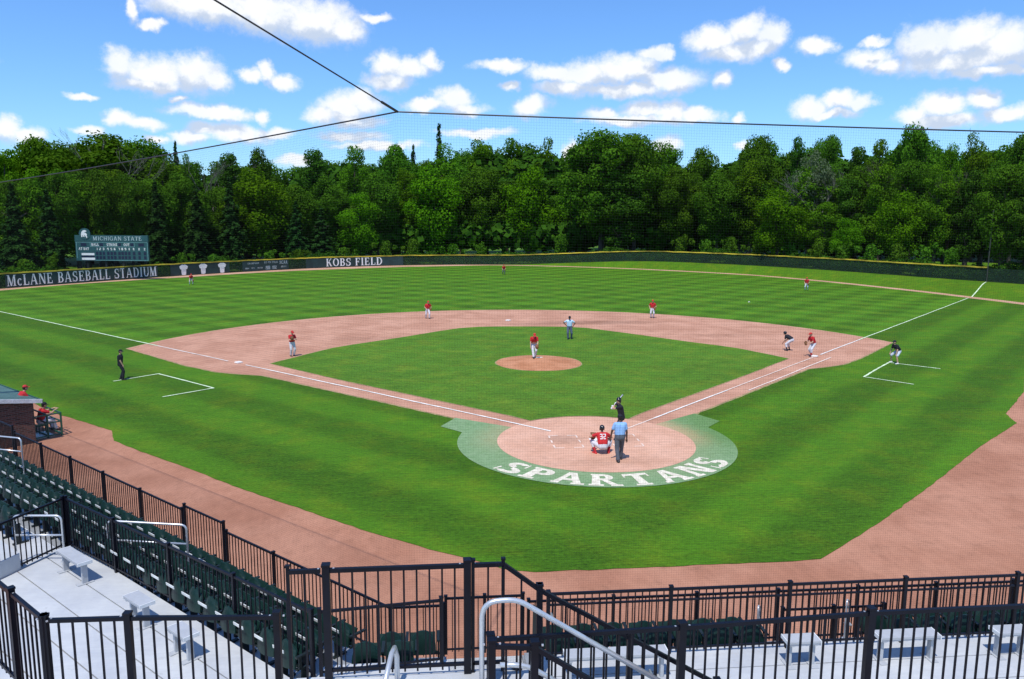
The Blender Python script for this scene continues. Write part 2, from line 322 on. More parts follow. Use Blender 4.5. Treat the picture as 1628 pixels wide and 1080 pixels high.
class MB:
    """collects boxes, bars and tubes into one mesh"""
    def __init__(s): s.v = []; s.f = []
    def add(s, vs, fs):
        b = len(s.v); s.v += [tuple(v) for v in vs]; s.f += [tuple(i+b for i in f) for f in fs]; return s
    def box(s, c, size, rotz=0.0, rot=None):
        hx, hy, hz = size[0]/2, size[1]/2, size[2]/2
        R = rot if rot is not None else Matrix.Rotation(rotz, 3, 'Z')
        vs = [Vector(c) + R @ Vector((x*hx, y*hy, z*hz)) for x in (-1, 1) for y in (-1, 1) for z in (-1, 1)]
        return s.add(vs, [(0, 1, 3, 2), (4, 6, 7, 5), (0, 4, 5, 1), (2, 3, 7, 6), (0, 2, 6, 4), (1, 5, 7, 3)])
    def bar(s, a, b, w, h=None, up=(0, 0, 1)):
        a = Vector(a); b = Vector(b); d = b-a; L = d.length
        if L < 1e-6: return s
        h = h or w; d.normalize(); u = Vector(up)
        if abs(d.dot(u)) > 0.98: u = Vector((1, 0, 0)) if abs(d.x) < .9 else Vector((0, 1, 0))
        sd = d.cross(u).normalized(); u = sd.cross(d).normalized()
        R = Matrix((sd, d, u)).transposed()
        return s.box((a+b)/2, (w, L, h), rot=R)
    def tube(s, pts, r, n=8, closed=False):
        pts = [Vector(p) for p in pts]; rings = []; rs = r if isinstance(r, (list, tuple)) else [r]*len(pts)
        ref = None
        for i, p in enumerate(pts):
            a = pts[max(i-1, 0)]; b = pts[min(i+1, len(pts)-1)]; d = (b-a).normalized()
            if ref is None:
                ref = Vector((0, 0, 1)) if abs(d.z) < 0.9 else Vector((1, 0, 0))
            sd = d.cross(ref).normalized(); up = sd.cross(d).normalized(); ref = up
            rings.append([p + (sd*cos(2*pi*k/n) + up*sin(2*pi*k/n))*rs[i] for k in range(n)])
        b = len(s.v)
        for rg in rings: s.v += [tuple(v) for v in rg]
        for i in range(len(rings)-1):
            for k in range(n):
                k2 = (k+1) % n; s.f.append((b+i*n+k, b+i*n+k2, b+(i+1)*n+k2, b+(i+1)*n+k))
        s.f.append(tuple(b+k for k in range(n))[::-1]); s.f.append(tuple(b+(len(rings)-1)*n+k for k in range(n)))
        return s
    def build(s, name, mat, parent=None, smooth=False):
        return mesh_from(name, s.v, s.f, mat, parent, smooth)
def arc_corner(a, c, b, r, n=6):
    """points rounding corner c between a and b"""
    a, b, c = Vector(a), Vector(b), Vector(c); p = c+(a-c).normalized()*r; q = c+(b-c).normalized()*r
    return [(p*(1-t)**2 + c*2*t*(1-t) + q*t*t) for t in [i/n for i in range(n+1)]]
def ragged(pts, amp, step=0.35, seed=1):
    r = random.Random(seed); o = []; n = len(pts)
    for i in range(n):
        a = Vector(pts[i][:2]); b = Vector(pts[(i+1) % n][:2]); L = (b-a).length; k = int(L/step) if a.length < 60 and b.length < 60 else 0
        o.append((a.x, a.y))
        if k > 1:
            nn = Vector((-(b-a).y, (b-a).x)).normalized()
            for j in range(1, k): c = a.lerp(b, j/k)+nn*r.gauss(0, amp*.45); o.append((c.x, c.y))
    return o
def poly_sheet(name, pts, z, mat, kind='structure', depth=None, rag=0.0):
    if rag: pts = ragged(pts, rag, seed=len(pts))
    """flat sheet from a concave outline"""
    from mathutils.geometry import tessellate_polygon
    P = [Vector((p[0], p[1], z)) for p in pts]; F = []
    for t in tessellate_polygon([P]):
        n = (P[t[1]]-P[t[0]]).cross(P[t[2]]-P[t[0]]).z
        if abs(n) > 1e-9: F.append(tuple(t) if n > 0 else tuple(t[::-1]))
    o = mesh_from(name, P, F, mat)
    if kind: o['kind'] = kind
    return o

# ------------------------------------------------------------------ outfield fence line in polar form (heading from home plate, radius, ground height)
FP_T = np.array([-75, -60, -50, -39.3, -33.7, -27.6, -20.1, -14.7, -5.8, 1.5, 7.0, 17.7, 25.2, 28.8, 32.2, 36.6, 39.4, 43.5, 45.0, 52, 60, 75])
FP_R = np.array([88, 89, 90.5, 93.6, 97, 101.8, 108.2, 113.8, 120.2, 121.9, 121, 116, 110, 106, 102.8, 98, 95.5, 92.6, 91.7, 89, 88, 88.0])
def smooth_path():
    t = np.arange(-75, 75.01, 0.5); r = np.interp(t, FP_T, FP_R)
    k = np.exp(-0.5*(np.arange(-8, 9)/3.5)**2); k /= k.sum(); r2 = np.convolve(np.pad(r, 8, mode='edge'), k, 'valid')
    return t, r2
FT, FR = smooth_path()
def fz(t):
    a = min(max((t-2.0)/16.0, 0), 1); return 1.28*a*a*(3-2*a)
def fence_pt(t, off=0.0, z=0.0):
    r = float(np.interp(t, FT, FR))-off; return Vector((r*sin(rad(t)), r*cos(rad(t)), fz(t)+z))
def track_in(t):            # radius where the mown outfield ends
    return float(np.interp(t, [-75, -60, -50, -40, -34.7, -25.3, -16.8, -6.1, 2.0, 5, 9, 14.6, 25.9, 37.3, 45.2, 49.6, 60, 75], [84, 85, 87, 91.0, 95.0, 100.3, 107.6, 114.9, 119.4, 118.6, 116.4, 112.7, 103.4, 88.9, 80.4, 76.5, 71, 68]))
def track_w(t): return float(np.interp(t, [-75, -6, 2, 6, 10, 75], [9, 9, 3.2, 2.2, 2.2, 2.2]))

# ---- ground layers
g = poly_sheet('ground', [(-900, -500), (900, -500), (900, 1500), (-900, 1500)], -0.06, 'grass_far')
# berm and land beyond the fence
ths = np.arange(-75, 75.01, 1.5); V = []; F = []
for t in ths:
    ri = min(track_in(t)+track_w(t), float(np.interp(t, FT, FR))-0.3) if t > 0 else float(np.interp(t, FT, FR))-0.3
    rf = float(np.interp(t, FT, FR)); z = fz(t)
    for (r, zz) in ((ri, 0.002), (ri+(rf-ri)*0.35, 0.002+z*0.40), (ri+(rf-ri)*0.75, 0.002+z*0.9), (rf-0.1+0.2*(z < .05), 0.002+z), (rf+14, 0.004+z*1.05), (rf+60, 0.006+z*1.5), (rf+160, 0.008+z*1.5)):
        V.append((r*sin(rad(t)), r*cos(rad(t)), zz))
n = 7
for i in range(len(ths)-1):
    for k in range(n-1): F.append((i*n+k, i*n+k+1, (i+1)*n+k+1, (i+1)*n+k))
tag(mesh_from('berm', V, F, 'grass_berm', smooth=True), kind='structure')
def ring_sheet(name, tr, rin, rout, z, mat):
    V = []; F = []
    for i, t in enumerate(tr):
        for r in (rin(t), rout(t)): V.append((r*sin(rad(t)), r*cos(rad(t)), z))
        if i: F.append((2*i-2, 2*i-1, 2*i+1, 2*i))
    return tag(mesh_from(name, V, F, mat), kind='structure')
field_pts = [(-34, -30), (40, -30)] + [(track_in(t)*sin(rad(t)), track_in(t)*cos(rad(t))) for t in np.arange(75, -75.1, -1.5)]
poly_sheet('field_dirt', [(-120, -45), (120, -45), (120, 40), (-120, 40)], -0.004, 'dirt_foul')
ring_sheet('warning_track', np.arange(-75, 75.1, 1.0), lambda t: track_in(t)-0.5, lambda t: min(track_in(t)+track_w(t), float(np.interp(t, FT, FR))-0.05), 0.006, 'track')
# foul ground (outside the lines) and fair outfield are separate mown sheets
LFP = [(0, 612), (40, 634), (80, 655), (130, 670), (178, 685), (181, 701), (240, 724), (300, 745), (380, 776), (450, 800), (600, 850), (700, 878), (750, 890), (800, 905), (850, 910), (1000, 904), (1150, 897), (1260, 893), (1305, 889), (1330, 874), (1400, 830), (1450, 794), (1500, 757), (1560, 709), (1617, 673), (1610, 668), (1599, 658), (1628, 623)]
edge = [G(*q)[:2] for q in LFP]
a0 = Vector(edge[0]); a1 = Vector(edge[1]); dl = (a0-a1).normalized()
b0 = Vector(edge[-1]); dr = Vector((0.62, 0.785))
left_far = a0+dl*58; right_far = b0+dr*40
outl = [tuple(left_far)] + [tuple(e) for e in edge] + [tuple(right_far)] + [(track_in(t)*sin(rad(t)), track_in(t)*cos(rad(t))) for t in np.arange(62, -62.1, -1.0) if track_in(t)*cos(rad(t)) > 40]
poly_sheet('foul_grass', outl, 0.010, 'grass_foul', rag=.035)
fair = [(0, 0)] + [(track_in(t)*sin(rad(t)), track_in(t)*cos(rad(t))) for t in np.arange(45, -45.1, -1.0)]
poly_sheet('outfield_grass', fair, 0.014, 'grass_out')
MY = 18.44; AR = 28.75
def line_pt(side, d, o):      # d metres up the foul line, o metres into foul territory; side -1 third, +1 first
    return (side*(d+o)*0.70711, (d-o)*0.70711)
HR = 4.12
def skin_outline(grow=0.0):
    pts = []
    c1 = (27.7, 24.7); c3 = (-27.6, 25.1)
    a1 = math.atan2(c1[0], c1[1]-MY); a3 = math.atan2(c3[0], c3[1]-MY)
    for i in range(61):
        a = a1+(a3-a1)*i/60; pts.append(((AR+grow)*sin(a), MY+(AR+grow)*cos(a)))
    for (sd, ds) in ((-1, 1), (1, -1)):
        side = [line_pt(sd, 28.6, 2.5+grow), line_pt(sd, 25.4, 2.35+grow), line_pt(sd, 24.0, 1.9+grow), line_pt(sd, 22.3, 1.15+grow), line_pt(sd, 4.0, 1.0+grow)]
        if sd == -1: pts += side+[(0, 0)]
        else: pts += side[::-1]
    return pts
poly_sheet('infield_edge', skin_outline(0.13), 0.018, 'edge', rag=.04)
poly_sheet('infield_dirt', skin_outline(0.0), 0.022, 'dirt', rag=.022)
# painted apron behind the plate
ap = []
for sd in (-1, 1):
    w = [line_pt(sd, 7.1, 1.0), line_pt(sd, 6.55, 2.55), line_pt(sd, 5.15, 2.65)]
    a = math.atan2(w[2][0], -w[2][1])
    ap.append((w, a))
R_AP = 5.78
aL = math.atan2(ap[0][0][2][0], -ap[0][0][2][1]); aR = math.atan2(ap[1][0][2][0], -ap[1][0][2][1])
arc = [(R_AP*sin(a), -R_AP*cos(a)) for a in np.linspace(aL, aR, 70)[1:-1]]
poly_sheet('turf_apron', ap[0][0]+arc+ap[1][0][::-1]+[(0, 0)], 0.026, 'apron')
poly_sheet('home_circle', [(HR*sin(a), -0.05+HR*cos(a)) for a in np.linspace(0, 2*pi, 90)[:-1]], 0.031, 'dirt_home')
# paths cover the apron again between circle and wings
IGP = [(430, 579), (505, 560), (530, 554), (560, 549), (640, 537), (700, 527), (730, 522.6), (760, 520.5), (810, 519.8), (860, 520), (900, 520.5), (930, 522), (1000, 531), (1100, 545), (1140, 550), (1172, 554.5), (1215, 563), (1253, 571)]
igp = [tuple(G(*q)[:2]) for q in IGP]
# lower edges follow the base paths and the home circle
low = [line_pt(1, d, -0.98) for d in (18.0, 10.0, 5.6)] + [((HR+0.1)*sin(a), (HR+0.1)*cos(a)) for a in np.linspace(rad(33), rad(-33), 20)] + [line_pt(-1, d, -0.98) for d in (5.6, 10, 18.0)]
def grow_poly(pts, g):
    cx = sum(p[0] for p in pts)/len(pts); cy = sum(p[1] for p in pts)/len(pts); o = []
    for x, y in pts:
        L = math.hypot(x-cx, y-cy); o.append((x+(x-cx)/L*g, y+(y-cy)/L*g))
    return o
poly_sheet('infield_grass_edge', grow_poly(igp+low, 0.08), 0.034, 'edge', rag=.03)
poly_sheet('infield_grass', igp+low, 0.038, 'grass_in', rag=.025)
# mound
V = []; F = []; NR = 8; NA = 64
for i in range(NR+1):
    r = 2.72*i/NR; h = 0.25*(1-max(0, (r-0.7))/2.021)**1.15 if r > .7 else 0.25
    for k in range(NA): V.append((r*sin(2*pi*k/NA), 17.98+r*cos(2*pi*k/NA), 0.043+h))
for i in range(NR):
    for k in range(NA): F.append((i*NA+k, i*NA+(k+1) % NA, (i+1)*NA+(k+1) % NA, (i+1)*NA+k))
tag(mesh_from('pitchers_mound', V, F, 'dirt_mound', smooth=True), kind='structure')
poly_sheet('mound_edge', [((2.79+0.03*sin(7*a))*sin(a), 17.98+(2.79+0.03*cos(5*a))*cos(a)) for a in np.linspace(0, 2*pi, 72)[:-1]], 0.041, 'edge')

# ---- chalk lines: scuffed strips with uneven edges
def chalk(name, p, q, w, z, mat, seed=0, gaps=()):
    r = random.Random(seed); p = Vector(p); q = Vector(q); L = (q-p).length; d = (q-p).normalized(); s = Vector((-d.y, d.x)); n = max(2, int(L/0.35)); V = []; F = []
    for i in range(n+1):
        t = i/n; c = p+d*(L*t)+s*(0.012*sin(t*L*0.8+seed)); a = w/2*(r.uniform(0.75, 1.15)); b = w/2*(r.uniform(0.75, 1.15))
        V += [(c.x-s.x*a, c.y-s.y*a, z), (c.x+s.x*b, c.y+s.y*b, z)]
        if i and not any(g0 < L*(i-.5)/n < g1 for g0, g1 in gaps): F.append((2*i-2, 2*i, 2*i+1, 2*i-1))
    return tag(mesh_from(name, V, F, mat), kind='structure')
def lp(side, d, o=0.0): return line_pt(side, d, o)
chalk('foul_line_marking', lp(-1, 2.3), lp(-1, 26.0), 0.12, 0.046, 'chalk', 1)
chalk('foul_line_marking', lp(-1, 28.0), lp(-1, 37.1), 0.10, 0.046, 'chalk', 2)
chalk('foul_line_marking', lp(-1, 37.1), lp(-1, 91), 0.15, 0.046, 'chalk_grass', 3)
chalk('foul_line_marking', lp(1, 2.6), lp(1, 26.6), 0.09, 0.046, 'chalk_faint', 4)
chalk('foul_line_marking', lp(1, 28.0), lp(1, 37.1), 0.11, 0.046, 'chalk', 5)
chalk('foul_line_marking', lp(1, 37.1), lp(1, 80.4), 0.12, 0.046, 'chalk_grass', 6)
chalk('running_lane_marking', lp(1, 13.7, 0.92), lp(1, 27.4, 0.92), 0.11, 0.046, 'chalk_faint', 7)
chalk('runners_lane_marking', lp(1, 5.0), lp(1, 13.0), 0.09, 0.0475, 'chalk', 17)
# line climbing the berm to the foul pole
V = []; F = []; n = 10
tpt = lp(1, 82.5)
for i in range(n+1):
    r = 82.4+(91.4-82.4)*i/n; x = i/n; zz = 0.02+1.28*(np.interp(x, [0, .35, .75, 1], [0, .40, .9, 1]))
    cx_, cy_ = r*0.70711, r*0.70711
    V += [(cx_-0.05, cy_+0.05, zz), (cx_+0.05, cy_-0.05, zz)]
    if i: F.append((2*i-2, 2*i-1, 2*i+1, 2*i))
tag(mesh_from('foul_line_marking', V, F, 'chalk_grass'), kind='structure')
for pts, nm in (([(180, 607), (252, 595), (340, 618), (258, 632)], 10), ([(1495, 587), (1413, 577), (1373, 600), (1453, 612)], 20)):
    for i in range(3):
        chalk('coach_box_marking', G(*pts[i])[:2], G(*pts[i+1])[:2], 0.13, 0.030+0.003*i, 'chalk_grass', nm+i)
for x, y, w, h in ((-1.25, 0.0, 1.2, 1.8), (1.25, 0.0, 1.2, 1.8)):
    e = [(x-w/2, y-h/2), (x+w/2, y-h/2), (x+w/2, y+h/2), (x-w/2, y+h/2)]
    for i in range(4): chalk('batters_box_marking', e[i], e[(i+1) % 4], 0.07, 0.034+0.0025*i, 'chalk_faint', 30+i, gaps=((0.3, 0.8), (1.15, 1.4)))

# ---- plate, rubber and bases
def tagged(o, label, cat, group=None): return tag(o, label, cat, group)
me = bpy.data.meshes.new('home_plate'); bm = bmesh.new()
pl = [(-.216, .216), (-.216, .0), (0, -.216), (.216, 0), (.216, .216)]
vs = [bm.verts.new((x, y+.1, 0.036)) for x, y in pl]; f = bm.faces.new(vs); ex = bmesh.ops.extrude_face_region(bm, geom=[f])
bmesh.ops.translate(bm, verts=[v for v in ex['geom'] if isinstance(v, bmesh.types.BMVert)], vec=(0, 0, 0.02)); bmesh.ops.recalc_face_normals(bm, faces=bm.faces); bm.to_mesh(me); bm.free()
me.materials.append(MT['base']); tagged(link_mesh('home_plate', me), 'white five-sided home plate on the dirt circle in front of the crouching catcher', 'home plate')
def base(name, x, y, label):
    me = bpy.data.meshes.new(name); bm = bmesh.new(); bmesh.ops.create_cube(bm, size=1.0); bmesh.ops.scale(bm, vec=(0.40, 0.40, 0.09), verts=bm.verts)
    bmesh.ops.bevel(bm, geom=bm.edges, offset=0.03, segments=2, affect='EDGES'); bm.to_mesh(me); bm.free(); me.materials.append(MT['base'])
    o = link_mesh(name, me, loc=(x, y, 0.066)); o.rotation_euler.z = rad(45); tagged(o, label, 'base', 'bases on the infield dirt')
base('base', 19.05, 19.1, 'white base on the dirt at first, beside the red shirted player\'s feet')
base('base', -19.0, 19.15, 'white base at third, on the dirt where the left chalk line breaks')
base('base', 0, 38.75, 'white base at second, alone on the dirt behind the mound')
mb = MB(); mb.box((0, 18.44, 0.30), (0.61, 0.15, 0.03)); o = mb.build('pitching_rubber', 'base'); tagged(o, 'white rubber slab across the top of the mound under the bent pitcher', 'pitching rubber')
mb = MB(); p = G(1191, 481.5); mb.tube([p+Vector((-.1, 0, .05)), p+Vector((0, 0, .12)), p+Vector((.1, 0, .05))], [.04, .06, .03], 8); o = mb.build('paper_scrap', 'base'); tagged(o, 'tiny white scrap lying on the right side of the outfield grass', 'litter')

# ------------------------------------------------------------------ lettering: serif glyphs drawn as strokes, rasterised to strips so nothing overlaps
def glyph(ch, T=0.19, t=0.075, s=0.06, sw=0.09):
    """returns width and list of primitives ('p', polygon) / ('a', cx,cy,rx,ry,a0,a1,tx,ty)"""
    P = []
    def R(x0, y0, x1, y1): P.append(('p', [(x0, y0), (x1, y0), (x1, y1), (x0, y1)]))
    def V(x, w=T, y0=0, y1=1, st=True, sb=True):
        R(x-w/2, y0, x+w/2, y1)
        if st: R(x-w/2-sw, y1-s, x+w/2+sw, y1)
        if sb: R(x-w/2-sw, y0, x+w/2+sw, y0+s)
    def D(x0, y0, x1, y1, w): P.append(('p', [(x0-w/2, y0), (x0+w/2, y0), (x1+w/2, y1), (x1-w/2, y1)]))
    def A(cx, cy, rx, ry, a0, a1, tx=T, ty=t): P.append(('a', cx, cy, rx, ry, a0, a1, tx, ty))
    w = 0.8
    if ch == 'A': D(.12, 0, .42, 1, t*1.2); D(.40+T/2, 1, .80, 0, T); R(.2, .30, .66, .30+t); R(0, 0, .12+sw+.03, s); R(.80-T/2-sw, 0, .80+T/2+sw, s); w = .98
    elif ch == 'B': V(.2, st=False, sb=False); R(.02, 0, .2, s); R(.02, 1-s, .2, 1); R(.2, 1-t, .42, 1); R(.2, .48, .45, .48+t); R(.2, 0, .45, t); A(.42, .75, .3, .25, -90, 90); A(.44, .265, .34, .265, -90, 90); w = .84
    elif ch == 'C': A(.46, .5, .44, .51, 42, 318); R(.74, .68, .80, .98); w = .88
    elif ch == 'D': V(.2, st=False, sb=False); R(.02, 0, .2, s); R(.02, 1-s, .2, 1); R(.2, 1-t, .42, 1); R(.2, 0, .42, t); A(.40, .5, .48, .5, -90, 90); w = .94
    elif ch == 'E': V(.2, sb=False, st=False); R(.02, 0, .2, s); R(.02, 1-s, .2, 1); R(.2, 1-t, .70, 1); R(.2, 0, .74, t); R(.2, .48, .56, .48+t); R(.65, .74, .71, 1); R(.68, 0, .75, .28); R(.52, .38, .57, .65); w = .82
    elif ch == 'F': V(.2, st=False); R(.02, 1-s, .2, 1); R(.2, 1-t, .68, 1); R(.2, .47, .55, .47+t); R(.62, .72, .69, 1); R(.51, .36, .56, .66); w = .76
    elif ch == 'G': A(.46, .5, .44, .51, 42, 330); V(.76, w=T*.85, y0=.04, y1=.44, sb=False); R(.74, .70, .80, .98); w = .95
    elif ch == 'H': V(.2); V(.76); R(.2, .47, .76, .47+t); w = .96
    elif ch == 'I': V(.22); w = .44
    elif ch == 'K': V(.2); P.append(('p', [(.26, .40), (.34, .36), (.76, 1), (.68, 1)])); P.append(('p', [(.36, .52), (.50, .62), (.86, 0), (.66, 0)])); R(.60, 1-s, .84, 1); R(.58, 0, .94, s); w = .92
    elif ch == 'L': V(.2, sb=False); R(.02, 0, .2, s); R(.2, 0, .70, t); R(.65, 0, .72, .30); w = .78
    elif ch == 'M': D(.14, 0, .17, 1, t*1.1); D(.20, 1, .52, .0, T); D(.52, .0, .86, 1, t*1.2); V(.92, st=False); R(.84, 1-s, 1.10, 1); R(.02, 1-s, .24, 1); R(.02, 0, .26, s); w = 1.14
    elif ch == 'N': V(.15, w=t*1.2); V(.80, w=t*1.2, sb=False); P.append(('p', [(.10, 1), (.10+T*1.25, 1), (.84, 0), (.84-T*.9, 0)])); w = .96
    elif ch == 'O': A(.46, .5, .45, .51, 0, 360); w = .92
    elif ch == 'P': V(.2, st=False); R(.02, 1-s, .2, 1); R(.2, 1-t, .42, 1); R(.2, .44, .42, .44+t); A(.42, .72, .33, .28, -90, 90); w = .80
    elif ch == 'R': V(.2, st=False); R(.02, 1-s, .2, 1); R(.2, 1-t, .42, 1); R(.2, .47, .42, .47+t); A(.42, .735, .32, .265, -90, 90); P.append(('p', [(.36, .49), (.56, .49), (.86, 0), (.64, 0)])); R(.60, 0, .94, s); w = .92
    elif ch == 'S': A(.37, .745, .32, .265, 40, 270, T*.95, t*1.15); A(.37, .26, .34, .27, -140, 90, T*.95, t*1.15); R(.60, .66, .66, .99); R(.04, .01, .10, .35); w = .76
    elif ch == 'T': V(.42, st=False); R(.02, 1-t, .82, 1); R(.02, .70, .08, 1); R(.76, .70, .82, 1); w = .84
    elif ch == 'U': V(.2, sb=False, y0=.3); V(.78, w=t*1.2, sb=False, y0=.3); A(.47, .33, .36, .34, 180, 360, T*.9, t*1.2); w = .92
    elif ch == 'c': A(.32, .32, .30, .33, 45, 315, T*.9, t); w = .62
    elif ch in SEG:
        g_ = t
        for k in SEG[ch]:
            P.append(('p', {'a': [(0.05, 1-g_), (.55, 1-g_), (.55, 1), (0.05, 1)], 'g': [(.05, .5-g_/2), (.55, .5-g_/2), (.55, .5+g_/2), (.05, .5+g_/2)], 'd': [(.05, 0), (.55, 0), (.55, g_), (.05, g_)],
              'f': [(.02, .5), (.02+T, .5), (.02+T, 1), (.02, 1)], 'b': [(.58-T, .5), (.58, .5), (.58, 1), (.58-T, 1)], 'e': [(.02, 0), (.02+T, 0), (.02+T, .5), (.02, .5)], 'c': [(.58-T, 0), (.58, 0), (.58, .5), (.58-T, .5)]}[k]))
        w = .62
    else: w = .42
    return w, P
SEG = {'0': 'abcdef', '1': 'bc', '2': 'abged', '3': 'abgcd', '4': 'fgbc', '5': 'afgcd', '6': 'afgedc', '7': 'abc', '8': 'abcdefg', '9': 'abcdfg'}
def raster_runs(text, rows=34, gap=0.10, **kw):
    """-> total width, list of (x0,x1,y0,y1) runs in cap-height units"""
    runs = []; X = 0.0; h = 1.0/rows
    for ch in text:
        w, P = glyph(ch, **kw)
        nx = max(1, int(round(w/h*1.4))); xs = (np.arange(nx)+0.5)/nx*w; dx = w/nx
        for j in range(rows):
            y = (j+0.5)*h; m = np.zeros(nx, bool)
            for pr in P:
                if pr[0] == 'p':
                    q = pr[1]; ins = np.zeros(nx, bool); k = len(q)
                    for a in range(k):
                        (x1, y1), (x2, y2) = q[a], q[(a+1) % k]
                        if (y1 > y) != (y2 > y): ins ^= xs < (x2-x1)*(y-y1)/(y2-y1)+x1
                    m |= ins
                else:
                    _, cx, cy, rx, ry, a0, a1, tx, ty = pr
                    dx_, dy_ = xs-cx, y-cy; o = (dx_/rx)**2+(dy_/ry)**2; i_ = (dx_/max(rx-tx, .01))**2+(dy_/max(ry-ty, .01))**2
                    an = np.degrees(np.arctan2(dy_/ry, dx_/rx)); an = np.where(an < a0, an+360, an)
                    m |= (o <= 1) & (i_ >= 1) & (an >= a0) & (an <= a1)
            k = 0
            while k < nx:
                if m[k]:
                    k0 = k
                    while k < nx and m[k]: k += 1
                    runs.append((X+k0*dx, X+k*dx, j*h, (j+1)*h))
                else: k += 1
        X += w+gap
    return X-gap, runs
def text_mesh(name, text, fn, height, width=None, mat='sign_white', parent=None, rows=34, gap=0.10, maxseg=0.5, **kw):
    """fn(u, v) maps metres along / up the sign to a 3-D point"""
    Wd, runs = raster_runs(text, rows, gap, **kw); sx = (width/Wd) if width else height; V = []; F = []
    for (x0, x1, y0, y1) in runs:
        L = (x1-x0)*sx; k = max(1, int(L/maxseg))
        for a in range(k):
            u0 = (x0+(x1-x0)*a/k)*sx; u1 = (x0+(x1-x0)*(a+1)/k)*sx; b = len(V)
            V += [fn(u0, y0*height), fn(u1, y0*height), fn(u1, y1*height), fn(u0, y1*height)]; F.append((b, b+1, b+2, b+3))
    return mesh_from(name, V, F, mat, parent)
# SPARTANS painted round the back of the plate circle
ANG = [-48.5, -35.2, -21.8, -7.6, 6.8, 21.6, 36.2, 50.0]
for ch, a in zip('SPARTANS', ANG):
    size = 1.26; wm = 1.12
    def fn(u, v, a=a):
        al = rad(a)+(u-wm/2)/5.1; r = 5.66-v; return (r*sin(al), -r*cos(al), 0.0335)
    o = text_mesh('painted_letter', ch, fn, size, wm, 'letter', rows=64, T=.235, t=.16, s=.13, sw=.09, maxseg=.2)
    names = {-48.5: 'first letter S at the left end', -35.2: 'letter P', -21.8: 'first letter A', -7.6: 'letter R', 6.8: 'letter T', 21.6: 'second letter A', 36.2: 'letter N', 50.0: 'last letter S at the right end'}
    tagged(o, 'cream painted %s of the word behind home plate' % names[a], 'painted letter', 'letters painted on the turf apron')

# ------------------------------------------------------------------ outfield fence
_ts = np.arange(-70, 70.01, 0.25); _pp = [fence_pt(t) for t in _ts]
_sl = np.concatenate([[0], np.cumsum([(Vector(a[:2])-Vector(b[:2])).length for a, b in zip(_pp, _pp[1:])])])
def t2s(t): return float(np.interp(t, _ts, _sl))
def s2t(s): return float(np.interp(s, _sl, _ts))
def px2t(px, py): g = G(px, py); return math.degrees(math.atan2(g.x, g.y))
FH = 1.83
def strip_along(name, s0, s1, z0, z1, off, thick, mat, parent, step=1.0, wav=0.0, seed=0):
    n = max(1, int((s1-s0)/step)); V = []; F = []; r = random.Random(seed)
    for i in range(n+1):
        t = s2t(s0+(s1-s0)*i/n); w = wav*r.uniform(-1, 1)
        for (o, z) in ((off+thick/2, z0+w), (off+thick/2, z1+w), (off-thick/2, z1+w), (off-thick/2, z0+w)): V.append(fence_pt(t, o, z))
        if i:
            b = 4*(i-1)
            for k in range(4): F.append((b+k, b+(k+1) % 4, b+4+(k+1) % 4, b+4+k))
    F += [(0, 3, 2, 1), (4*n, 4*n+1, 4*n+2, 4*n+3)]
    return mesh_from(name, V, F, mat, parent)
fl = tag(bpy.data.objects.new('outfield_fence', None), 'long curved outfield fence with dark green windscreen and yellow cap below the trees', 'fence'); LINK(fl)
S0, S1, S2 = t2s(-62), t2s(45.0), t2s(64)
strip_along('windscreen', S0, S2, 0.05, FH-0.06, 0.0, 0.02, 'screen', fl)
strip_along('cap', S0, S1-0.1, FH-0.07, FH+0.09, 0.05, 0.16, 'yellow', fl, 1.1, 0.035, 3)
strip_along('bottom_rail', S0, S2, 0.03, 0.09, -0.045, 0.05, 'post_dark', fl)
s = S0
while s < S2:
    p = fence_pt(s2t(s), -0.09)
    mb = MB(); mb.tube([p+Vector((0, 0, -.1)), p+Vector((0, 0, FH+.02))], 0.04, 6)
    if t2s(-41) < s < t2s(50): mb.build('post', 'post_dark', fl)
    s += 3.05
def banner(name, px0, px1, py0, py1, label, z1=FH-0.10):
    s0, s1 = t2s(px2t(px0, py0)), t2s(px2t(px1, py1)); e = strip_along(name, s0, s1, 0.06, z1, 0.055, 0.05, 'green_fence', None)
    tagged(e, label, 'banner'); return e, s0, s1
def on_fence(s0, v0, off=0.088): return lambda u, v: fence_pt(s2t(s0+u), off, v0+v)
b, s0, s1 = banner('stadium_name_banner', 10, 251, 459, 441, 'long dark green banner reading McLANE BASEBALL STADIUM under the scoreboard')
sA, sB = t2s(px2t(13, 459)), t2s(px2t(249, 441))
cap_h = 1.20; Wd, _ = raster_runs('McLANE BASEBALL STADIUM', 8, 0.10); 
text_mesh('lettering', 'McLANE BASEBALL STADIUM', on_fence(sA, 0.26), 1.36, sB-sA, 'sign_white', b, rows=40)
b, s0, s1 = banner('field_name_banner', 486, 640, 427, 421, 'dark green banner reading KOBS FIELD in white serif letters on the left centre fence')
sA, sB = t2s(px2t(518, 425.6)), t2s(px2t(607, 422))
text_mesh('lettering', 'KOBS FIELD', on_fence(sA, 0.24), 1.36, sB-sA, 'sign_white', b, rows=40)
b, s0, s1 = banner('retired_jersey_banner', 272, 366, 440, 434.3, 'dark green banner carrying three white baseball jerseys, left of the championships banner')
JER = [(-.18, 0), (-.21, .35), (-.19, .62), (-.30, .55), (-.38, .80), (-.22, .95), (-.10, 1.0), (0, .965), (.10, 1.0), (.22, .95), (.38, .80), (.30, .55), (.19, .62), (.21, .35), (.18, 0), (0, -.04)]
